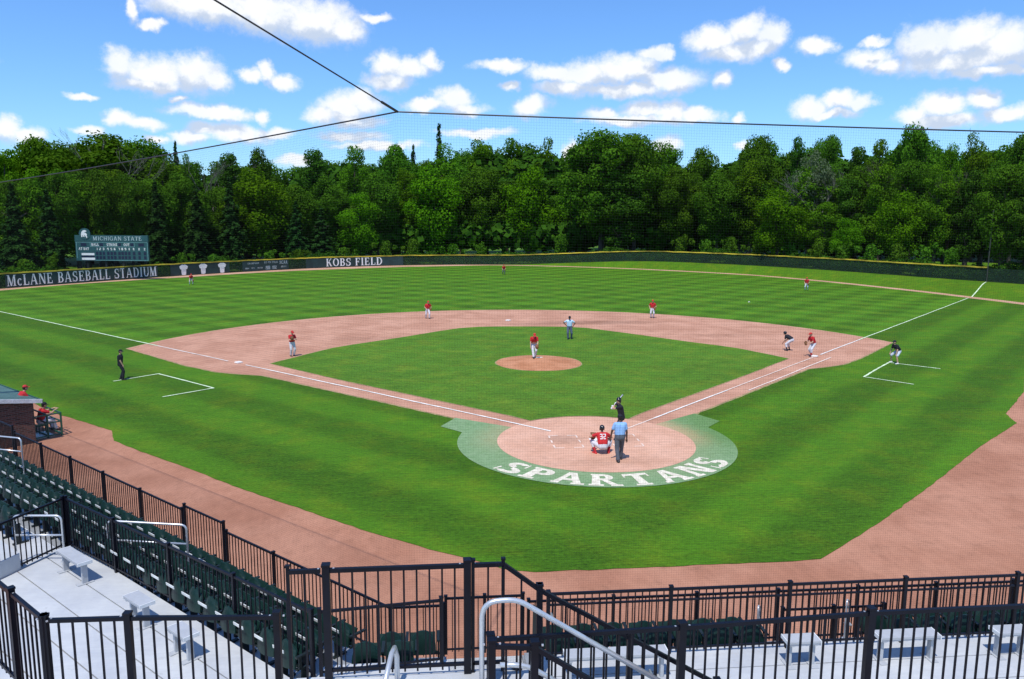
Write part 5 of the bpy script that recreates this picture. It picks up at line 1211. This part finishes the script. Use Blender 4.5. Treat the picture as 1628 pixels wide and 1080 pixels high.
# masts that carry the cable outside the picture
for p, nm in ((NR2, 'far right'), (NL2, 'far left')):
    mb = MB(); mb.tube([Vector((p.x, p.y, 0)), Vector((p.x, p.y, p.z+.3))], .12, 10); mb.build('mast', 'post_dark', net)
mb = MB(); mb.tube([Vector((e2.x, e2.y, 4)), e2+Vector((0, 0, .3))], .12, 10); mb.build('mast', 'post_dark', net)

# ------------------------------------------------------------------ people
MT['skin'] = plain('skin', (0.52, 0.30, 0.20), 0.6, var=0.05); MT['skin_dark'] = plain('dark skin', (0.12, 0.06, 0.04), 0.6, var=0.05)
MT['red'] = plain('red jersey', (0.52, 0.012, 0.018), 0.8, var=0.1, scale=3); MT['redcap'] = plain('red cap', (0.55, 0.02, 0.02), 0.7, var=.05)
MT['whitepants'] = plain('light grey trousers', (0.60, 0.60, 0.64), 0.85, var=0.08, scale=4); MT['greypants'] = plain('grey trousers', (0.09, 0.105, 0.13), 0.85, var=0.12, scale=4)
MT['umpblue'] = plain('pale blue shirt', (0.26, 0.46, 0.78), 0.85, var=0.06); MT['umpwhite'] = plain('very pale blue shirt', (0.50, 0.66, 0.85), 0.85, var=0.05)
MT['navy'] = plain('black navy cloth', (0.004, 0.005, 0.012), 0.8, var=0.15); MT['bluepants'] = plain('slate trousers', (0.07, 0.09, 0.15), .85, var=.1)
MT['redsock'] = plain('red sock', (0.42, 0.012, 0.02), 0.85); MT['black'] = plain('black leather', (0.010, 0.009, 0.009), 0.45); MT['leather'] = plain('glove leather', (0.20, 0.085, 0.03), 0.55, var=.2)
MT['shoewhite'] = plain('white shoe', (0.75, 0.73, 0.70), 0.5); MT['helmet'] = plain('gloss black helmet', (0.010, 0.011, 0.016), 0.18, spec=.6); MT['bat'] = plain('bat', (0.30, 0.32, 0.36), 0.3, 0.5); MT['hair'] = plain('dark hair', (0.02, 0.014, 0.01), .9)
MT['shorts'] = plain('pale grey shorts', (0.50, 0.54, 0.62), .85, var=.1)

def capsule(V, F, a, b, ra, rb, n=10, m=4):
    a, b = Vector(a), Vector(b); d = b-a; L = d.length; d = d.normalized() if L > 1e-5 else Vector((0, 0, 1))
    u = d.orthogonal().normalized(); w = d.cross(u); base_ = len(V); rings = []
    for i in range(m+1): t = -pi/2+pi/2*i/m; rings.append((a+d*(ra*sin(t)), ra*cos(t)))
    for i in range(m+1): t = pi/2*i/m; rings.append((b+d*(rb*sin(t)), rb*cos(t)))
    for c, r in rings:
        r = max(r, 1e-4)
        for k in range(n): V.append(c+(u*cos(2*pi*k/n)+w*sin(2*pi*k/n))*r)
    for i in range(len(rings)-1):
        for k in range(n): F.append((base_+i*n+k, base_+i*n+(k+1) % n, base_+(i+1)*n+(k+1) % n, base_+(i+1)*n+k))
    F.append(tuple(base_+k for k in range(n))[::-1]); e = base_+(len(rings)-1)*n; F.append(tuple(e+k for k in range(n)))
def ellipsoid(V, F, c, r, R=None, n=12, m=8):
    base_ = len(V); c = Vector(c); R = R or Matrix.Identity(3)
    for i in range(m+1):
        t = -pi/2+pi*i/m
        for k in range(n): V.append(c+R @ Vector((r[0]*max(cos(t), .01)*cos(2*pi*k/n), r[1]*max(cos(t), .01)*sin(2*pi*k/n), r[2]*sin(t))))
    for i in range(m):
        for k in range(n): F.append((base_+i*n+k, base_+i*n+(k+1) % n, base_+(i+1)*n+(k+1) % n, base_+(i+1)*n+k))
    F.append(tuple(base_+k for k in range(n))[::-1]); e = base_+m*n; F.append(tuple(e+k for k in range(n)))
def fuse(name, V, F, mat, parent, vox=0.016, smooth=2):
    """union of overlapping volumes -> one continuous skin"""
    me = bpy.data.meshes.new(name+'_src'); me.from_pydata([tuple(v) for v in V], [], F); me.update()
    o = bpy.data.objects.new(name+'_src', me); LINK(o)
    md = o.modifiers.new('r', 'REMESH'); md.mode = 'VOXEL'; md.voxel_size = vox; md.use_smooth_shade = True
    if smooth: sm = o.modifiers.new('s', 'SMOOTH'); sm.iterations = smooth; sm.factor = .5
    dgp = bpy.context.evaluated_depsgraph_get(); res = bpy.data.meshes.new_from_object(o.evaluated_get(dgp)); res.name = name
    bpy.data.objects.remove(o); bpy.data.meshes.remove(me); res.materials.clear(); res.materials.append(MT[mat])
    return link_mesh(name, res, parent)
def ik(a, t, l1, l2, pole):
    a, t = Vector(a), Vector(t); d = t-a; L = min(max(d.length, abs(l1-l2)+.02), (l1+l2)*.995); d.normalize(); t = a+d*L
    x = (l1*l1-l2*l2+L*L)/(2*L); h = sqrt(max(l1*l1-x*x, 1e-5)); p = Vector(pole); p = (p-d*p.dot(d))
    if p.length < 1e-3: p = d.orthogonal()
    return a+d*x+p.normalized()*h, t
def person(px, py, head, label, feet=((-.14, 0), (.14, 0)), pelvis=(0, 0, .93), lean=0.0, side=0.0, turn=0.0, hands=((-.30, .05, .80), (.30, .05, .80)), headp=0.0, heady=0.0, Hs=1.8,
           shirt='red', pants='whitepants', cap='redcap', shoe='black', sock=None, skin='skin', shorts=False, glove=None, helmet=False, group=None, z0=0.0, at=None, belt=True, sleeves=.58, knee=None, elbow=None, number=None, extra=None, footz=(0, 0), footdir=(0, 0), legpad=None):
    g0 = at if at is not None else G(px, py, z0); root = bpy.data.objects.new('person', None); LINK(root); root.location = (g0[0], g0[1], z0 if at is None else g0[2]); root.rotation_euler.z = -head; tag(root, label, 'person', group)
    k = Hs/1.8; v = lambda *a: Vector(a)*k
    pel = v(*pelvis); R = Matrix.Rotation(-turn, 3, 'Z') @ Matrix.Rotation(side, 3, 'Y') @ Matrix.Rotation(-lean, 3, 'X'); Rp = Matrix.Rotation(-turn*.35, 3, 'Z') @ Matrix.Rotation(-lean*.35, 3, 'X')
    chest = pel+R @ v(0, 0, .34); neck = pel+R @ v(0, .0, .53); Rh = Matrix.Rotation(-turn-heady, 3, 'Z') @ Matrix.Rotation(-(lean*.35+headp), 3, 'X')
    hc = neck+R @ v(0, .01, .05)+Rh @ v(0, .025, .115); sh = [pel+R @ v(s*.185, -.01, .455) for s in (-1, 1)]; hip = [pel+Rp @ v(s*.095, 0, -.02) for s in (-1, 1)]
    Wr = []; El = []; Kn = []; An = []
    for i, s in enumerate((-1, 1)):
        pole = elbow[i] if elbow else (s*.6, -.6, -.5); e, w = ik(sh[i], v(*hands[i]), .295*k, .265*k, pole); El.append(e); Wr.append(w)
        fa = v(feet[i][0], feet[i][1], .085+footz[i]); pole = knee[i] if knee else (s*.25, 1, .1); kn, an = ik(hip[i], fa, .44*k, .43*k, pole); Kn.append(kn); An.append(fa)
    # --- body: one continuous skin
    V, F = [], []
    for s in (-1, 1): capsule(V, F, pel+Rp @ v(s*.055, 0, .02), chest+R @ v(s*.075, 0, .03), .115*k, .115*k)
    capsule(V, F, sh[0], sh[1], .062*k, .062*k); capsule(V, F, chest+R @ v(0, 0, .08), neck, .09*k, .055*k); capsule(V, F, neck, hc-Rh @ v(0, .02, .06), .054*k, .052*k)
    ellipsoid(V, F, hc, (.076*k, .096*k, .118*k), Rh); ellipsoid(V, F, hc+Rh @ v(0, .045, -.055), (.052*k, .055*k, .055*k), Rh)
    capsule(V, F, hc+Rh @ v(0, .092, .01), hc+Rh @ v(0, .112, -.025), .010*k, .016*k, 6, 3)
    for s in (-1, 1): ellipsoid(V, F, hc+Rh @ v(s*.078, -.005, -.01), (.012*k, .022*k, .032*k), Rh, 8, 5)
    for i, s in enumerate((-1, 1)):
        capsule(V, F, sh[i], El[i], .054*k, .042*k); capsule(V, F, El[i], Wr[i], .042*k, .028*k)
        d = (Wr[i]-El[i]).normalized(); up = Vector((0, 0, 1)); sd = d.cross(up); sd = sd.normalized() if sd.length > .1 else Vector((1, 0, 0)); nr_ = sd.cross(d)
        palm = Wr[i]+d*.05*k; capsule(V, F, Wr[i], palm, .030*k, .036*k, 8, 3)
        for j, (o_, l_) in enumerate(((-.030, .062), (-.010, .074), (.010, .070), (.029, .055))):
            b_ = palm+sd*o_*k+d*.02*k; m_ = b_+d*l_*.55*k-nr_*.006*k; capsule(V, F, b_, m_, .0105*k, .010*k, 6, 2); capsule(V, F, m_, m_+d*l_*.42*k-nr_*.026*k, .010*k, .0085*k, 6, 2)
        capsule(V, F, Wr[i]+d*.02*k+sd*s*-.022*k, Wr[i]+d*.075*k+sd*s*-.055*k-nr_*.01*k, .013*k, .010*k, 6, 2)
        capsule(V, F, hip[i], Kn[i], .088*k, .060*k); capsule(V, F, Kn[i], An[i], .058*k, .038*k)
        fd = Matrix.Rotation(-footdir[i], 3, 'Z') @ Vector((0, 1, 0)); capsule(V, F, An[i]-Vector((0, 0, .045*k)), An[i]-Vector((0, 0, .055*k))+fd*.14*k, .036*k, .030*k)
    body = fuse('body', V, F, skin, root, .0125)
    # --- shirt
    V, F = [], []
    for s in (-1, 1): capsule(V, F, pel+Rp @ v(s*.062, 0, .10), chest+R @ v(s*.085, 0, .045), .135*k, .132*k)
    capsule(V, F, sh[0]+R @ v(.01, 0, .0), sh[1]-R @ v(.01, 0, 0), .080*k, .080*k); capsule(V, F, chest+R @ v(0, 0, .10), neck-R @ v(0, 0, .02), .105*k, .062*k)
    for i in (0, 1): capsule(V, F, sh[i], sh[i].lerp(El[i], min(sleeves, 1)), .074*k, .066*k)
    if sleeves > 1:
        for i in (0, 1): capsule(V, F, El[i], El[i].lerp(Wr[i], sleeves-1), .060*k, .045*k)
    jersey = fuse('shirt', V, F, shirt, root, .017)
    # --- trousers
    V, F = [], []
    for s in (-1, 1): capsule(V, F, pel+Rp @ v(s*.06, 0, .09), pel+Rp @ v(s*.06, -.02, -.02), .128*k, .130*k)
    for i in (0, 1):
        if shorts: capsule(V, F, hip[i], hip[i].lerp(Kn[i], .92), .110*k, .098*k)
        else: capsule(V, F, hip[i], Kn[i], .108*k, .082*k); capsule(V, F, Kn[i], Kn[i].lerp(An[i], .45 if sock else .86), .080*k, .070*k)
    fuse('trousers' if not shorts else 'shorts', V, F, pants, root, .017)
    if belt:
        V, F = [], []; c = pel+Rp @ v(0, 0, .085)
        for s in (-1, 1): ellipsoid(V, F, c+Rp @ v(s*.06, 0, 0), (.140*k, .141*k, .024*k), Rp)
        fuse('belt', V, F, 'black' if shirt != 'red' else 'navy', root, .014, 0)
    for i in (0, 1):
        if sock: V, F = [], []; capsule(V, F, Kn[i].lerp(An[i], .30), An[i], .060*k, .046*k); fuse('sock', V, F, sock, root, .014, 1)
        if legpad: V, F = [], []; o_ = Vector((0, .045*k, 0)); capsule(V, F, Kn[i]+o_, An[i]+o_, .075*k, .058*k); ellipsoid(V, F, Kn[i]+o_*1.1, (.085*k, .08*k, .085*k)); fuse('shin_guard', V, F, legpad, root, .017, 1)
        V, F = [], []; fd = Matrix.Rotation(-footdir[i], 3, 'Z') @ Vector((0, 1, 0)); b_ = An[i]-Vector((0, 0, .040*k)); capsule(V, F, b_-fd*.04*k, b_+fd*.15*k-Vector((0, 0, .008)), .050*k, .040*k); capsule(V, F, An[i], b_, .046*k, .050*k); fuse('shoe', V, F, shoe, root, .014, 1)
    # --- head gear
    V, F = [], []
    if helmet:
        ellipsoid(V, F, hc+Rh @ v(0, -.01, .03), (.103*k, .122*k, .115*k), Rh); capsule(V, F, hc+Rh @ v(-.05, .10, .05), hc+Rh @ v(.05, .10, .05), .022*k, .022*k, 8, 3)
        for s in (-1, 1): ellipsoid(V, F, hc+Rh @ v(s*.082, -.005, -.03), (.022*k, .05*k, .06*k), Rh)
        fuse('helmet', V, F, 'helmet', root, .012, 1)
    elif cap:
        n = 14; Vc = []; Fc = []
        for j in range(6):
            t = j/5*pi/2
            for q in range(n): Vc.append(hc+Rh @ v(.090*cos(t)*cos(2*pi*q/n), -.004+.108*cos(t)*sin(2*pi*q/n), .035+.098*sin(t)))
        for j in range(5):
            for q in range(n): Fc.append((j*n+q, j*n+(q+1) % n, (j+1)*n+(q+1) % n, (j+1)*n+q))
        Fc.append(tuple(range(n))[::-1]); capo = mesh_from('cap', Vc, Fc, cap, root, True)
        Vb = []; 
        for dz in (0, -.010):
            for q in range(9): a = -1.05+2.1*q/8; Vb.append(hc+Rh @ v(.088*sin(a), .095*cos(a)*1.0, .040+dz))
            for q in range(9): a = -1.05+2.1*q/8; Vb.append(hc+Rh @ v(.086*sin(a), .10+.085*cos(a), .024+dz))
        Fb = []
        for b0_, fl_ in ((0, 1), (18, -1)):
            for q in range(8): f = (b0_+q, b0_+q+1, b0_+q+10, b0_+q+9); Fb.append(f if fl_ == 1 else f[::-1])
        for q in range(8): Fb.append((9+q, 10+q, 28+q, 27+q))
        mesh_from('brim', Vb, Fb, cap, capo)
    V, F = [], []; ellipsoid(V, F, hc+Rh @ v(0, -.018, .012), (.083*k, .094*k, .112*k), Rh); mesh_from('hair', V, F, 'hair', root, True)
    if glove is not None:
        i = glove; d = (Wr[i]-El[i]).normalized(); c = Wr[i]+d*.10*k; V, F = [], []; ellipsoid(V, F, c, (.115*k, .075*k, .13*k)); 
        for a in (-.06, -.02, .02, .06): capsule(V, F, c+Vector((a*k, 0, .04*k)), c+Vector((a*1.5*k, .01, .17*k)), .026*k, .020*k, 7, 3)
        capsule(V, F, c+Vector((.08*k, .02*k, 0)), c+Vector((.13*k, .05*k, .09*k)), .028*k, .022*k, 7, 3); fuse('glove', V, F, 'leather' if glove == 0 or True else 'leather', root, .016, 1)
    if number:
        Wd_, _ = raster_runs(number, 8, .12, T=.2, t=.16); hh = .21*k; ww = .24*k
        def fn(u, w_): return chest+R @ (Vector((-(ww/2)+u, -.152*k+abs(-(ww/2)+u)*.10, -.10*k+w_)))
        # seen from behind: +x is the wearer's right, reading left to right from the rear
        text_mesh('number', number, fn, hh, ww, 'sign_white', jersey, rows=18, gap=.12, T=.2, t=.16, maxseg=.1)
    return root, dict(Wr=Wr, El=El, hc=hc, Rh=Rh, pel=pel, R=R, chest=chest)
D2 = lambda a: rad(a)
def towards(px, py, tx, ty):
    g = G(px, py); return math.atan2(tx-g.x, ty-g.y)
HOME = (0, 0)
def F_(px, py, **kw): return towards(px, py, *kw.pop('to', HOME))
ready = dict(feet=((-.26, 0), (.26, 0)), pelvis=(0, -.12, .84), lean=.45, headp=-.1)
person(465, 567, F_(465, 567), 'third baseman in red jersey standing upright on the left infield dirt, arms folded', feet=((-.11, 0), (.11, 0)), pelvis=(0, 0, .94), lean=.04, hands=((.02, .22, 1.22), (-.02, .24, 1.16)), elbow=((-1, 0, -.6), (1, 0, -.6)), glove=0, pants='whitepants', headp=.25, Hs=1.80)
person(680, 507, F_(680, 507), 'shortstop in red jersey striding on the dirt left of second base', feet=((-.12, .16), (.14, -.18)), pelvis=(0, 0, .91), lean=.18, side=-.05, hands=((-.26, .18, .98), (.18, .22, 1.0)), glove=0, Hs=1.74)
person(1037, 506, F_(1037, 506), 'second baseman in red jersey and white trousers on the dirt right of second base', feet=((-.10, 0), (.12, 0)), pelvis=(0, 0, .92), lean=.10, hands=((-.24, .16, .98), (.26, .12, .98)), glove=0, Hs=1.80)
person(304, 453, F_(304, 453), 'left fielder in red crouching on the outfield grass in front of the jersey banner', feet=((-.20, 0), (.20, 0)), pelvis=(0, -.10, .82), lean=.6, hands=((-.22, .30, .62), (.22, .30, .62)), glove=0, Hs=1.75)
person(801, 437, F_(801, 437), 'center fielder in red far out near the middle of the fence', feet=((-.12, .10), (.15, -.10)), pelvis=(0, -.05, .88), lean=.3, hands=((-.20, .25, .85), (.20, .25, .85)), glove=0, pants='greypants', Hs=1.78)
person(1282, 462, F_(1282, 462), 'right fielder in red standing on the grass at far right of the outfield', feet=((-.15, 0), (.15, 0)), pelvis=(0, 0, .90), lean=.15, hands=((-.22, .2, .9), (.22, .2, .9)), glove=0, Hs=1.82)
# pitcher bent forward on the mound, hands together
person(847, 574, F_(847, 574), 'pitcher in red bent forward on the mound with one white trouser leg forward', feet=((-.10, -.05), (.04, .34)), pelvis=(0, -.05, .90), lean=.55, hands=((-.16, .42, .82), (.24, .30, .66)), headp=.25, glove=0, Hs=1.86, z0=.28, at=(G(847, 574).x, 18.45, .28), shoe='black')
# field umpire walking with hands on hips
person(905, 540, F_(905, 540), 'field umpire in pale blue shirt and dark trousers on the infield grass behind the mound', feet=((-.16, -.05), (.10, .18)), pelvis=(0, 0, .93), lean=.05, hands=((-.26, .02, 1.0), (.24, .0, 1.05)), elbow=((-1, -.25, 0), (1, -.25, 0)), shirt='umpwhite', pants='bluepants', cap='navy', skin='skin_dark', Hs=1.88)
# runner and first baseman
person(1253, 558, F_(1253, 558, to=(10, 30)), 'base runner in black leaning over on the dirt left of first base', feet=((-.24, 0), (.24, 0)), pelvis=(0, -.20, .80), lean=.95, hands=((-.16, .34, .58), (.18, .36, .60)), shirt='navy', pants='whitepants', cap=None, helmet=True, sock='navy', headp=-.4, Hs=1.80)
person(1290, 567, F_(1290, 567, to=(-14, 10)), 'first baseman in red with red socks leaning at first base, glove held low', feet=((-.15, .16), (.12, -.12)), pelvis=(0, -.10, .87), lean=.42, hands=((-.10, .40, .94), (.12, .38, .92)), glove=1, sock='redsock', Hs=1.84, headp=-.05)
# coaches
person(193, 604, F_(193, 604, to=(-5, 20)), 'coach in black standing with hands on hips beside the left coaching box lines', feet=((-.12, -.04), (.20, .10)), pelvis=(0, 0, .93), lean=.04, hands=((-.20, .02, 1.0), (.22, .16, .80)), shirt='navy', pants='navy', cap='navy', shoe='black', Hs=1.80, turn=.3, glove=None)
person(1422, 578, F_(1422, 578, to=(0, 12)), 'coach in black shirt crouched, hands on knees, in the right coaching box', feet=((-.34, .06), (.34, -.06)), pelvis=(0, -.22, .78), lean=.62, hands=((-.26, .16, .62), (.28, .14, .62)), shirt='navy', pants='shorts', shorts=True, cap='navy', shoe='shoewhite', sock=None, Hs=1.86, headp=-.4)
# catcher, home umpire, batter
person(957, 722, F_(957, 722, to=(0, 18)), 'catcher in red number 32 jersey squatting behind home plate', feet=((-.26, .0), (.26, 0)), pelvis=(0, -.12, .36), lean=.42, hands=((-.34, .30, .62), (.20, .28, .50)), knee=((-.75, 1, .5), (.75, 1, .5)), shirt='red', pants='whitepants', cap=None, helmet=True, glove=0, sock='redsock', legpad='redsock', shoe='redcap', Hs=1.84, headp=-.45, number='32', footdir=(-.5, .5), elbow=((-1, .2, -.4), (1, .2, -.4)), belt=False)
person(984, 735, F_(984, 735, to=(-.6, 18)), 'plate umpire seen from behind in light blue shirt and grey trousers, standing over the catcher', feet=((-.06, -.12), (.14, .26)), pelvis=(.02, .05, .95), lean=.08, side=.02, hands=((-.30, .14, .88), (.30, .10, .84)), elbow=((-1, -.6, 0), (1, -.6, 0)), shirt='umpblue', pants='greypants', cap='navy', shoe='black', skin='skin_dark', Hs=1.90)
gb = G(983, 697); bt, J = person(0, 0, math.atan2(-.5, .2), 'batter in black uniform and helmet at the plate with the bat raised behind his head', at=(gb.x+.02, gb.y-.1, 0.03), feet=((-.34, 0), (.34, .0)), pelvis=(0, -.06, .90), lean=.18, side=.0, turn=-.35, hands=((.10, .30, 1.20), (.14, .28, 1.28)), elbow=((-1, .3, .0), (1, -.2, .25)), shirt='navy', pants='navy', cap=None, helmet=True, shoe='black', Hs=1.88, heady=-1.0)
hb = bt.matrix_basis @ ((J['Wr'][0]+J['Wr'][1])/2+Vector((0, .06, 0)))
bdir = Vector((.62, .30, .58)).normalized(); mb = MB(); mb.tube([hb-bdir*.10, hb-bdir*.09, hb+bdir*.25, hb+bdir*.45, hb+bdir*.72, hb+bdir*.76], [.022, .014, .014, .024, .034, .02], 10)
o = mb.build('baseball_bat', 'bat', None, True); tagged(o, 'metal baseball bat held up over the batter\'s shoulder', 'bat')
for h_ in (0, 1): 
    V, F = [], []; w = bt.matrix_basis @ J['Wr'][h_]; ellipsoid(V, F, J['Wr'][h_]+Vector((0, .05, 0)), (.045, .06, .05)); fuse('batting_glove', V, F, 'sign_white', bt, .012, 1)
V, F = [], []; ellipsoid(V, F, bt.matrix_basis.inverted() @ (bt.matrix_basis @ J['El'][1]), (.06, .06, .06)); fuse('elbow_guard', V, F, 'sign_white', bt, .014, 1)
# two players in the dugout
p1 = dp(1.35, .05, 0); person(0, 0, rad(45), 'player in red cap and jersey leaning on the rail behind the green dugout roof', at=(p1.x, p1.y, .55), feet=((-.15, -.1), (.15, -.1)), pelvis=(0, -.15, .90), lean=.5, hands=((-.18, .42, 1.05), (.18, .42, 1.05)), shirt='red', Hs=1.8, headp=-.2)
p2 = G(71, 689, 0); person(0, 0, rad(45), 'player in red jersey seated in grey trousers beside the green dugout rail', at=(p2.x, p2.y, .06), feet=((-.16, .38), (.16, .42)), pelvis=(0, -.12, .50), lean=.25, hands=((-.20, .50, .92), (.24, .44, .96)), shirt='red', pants='whitepants', cap='navy', Hs=1.8, headp=.05, shoe='black')
mb = MB(); q = p2-DN*.12; mb.box(q+Vector((0, 0, .38)), (.42, .36, .04), rotz=rad(45))
for sx_ in (-.16, .16):
    for sy_ in (-.13, .13): mb.bar(q+DL*sx_+DN*sy_+Vector((0, 0, .0)), q+DL*sx_+DN*sy_+Vector((0, 0, .38)), .03)
o = mb.build('stool', 'dgreen'); tagged(o, 'small dark stool under the seated player by the dugout rail', 'stool')
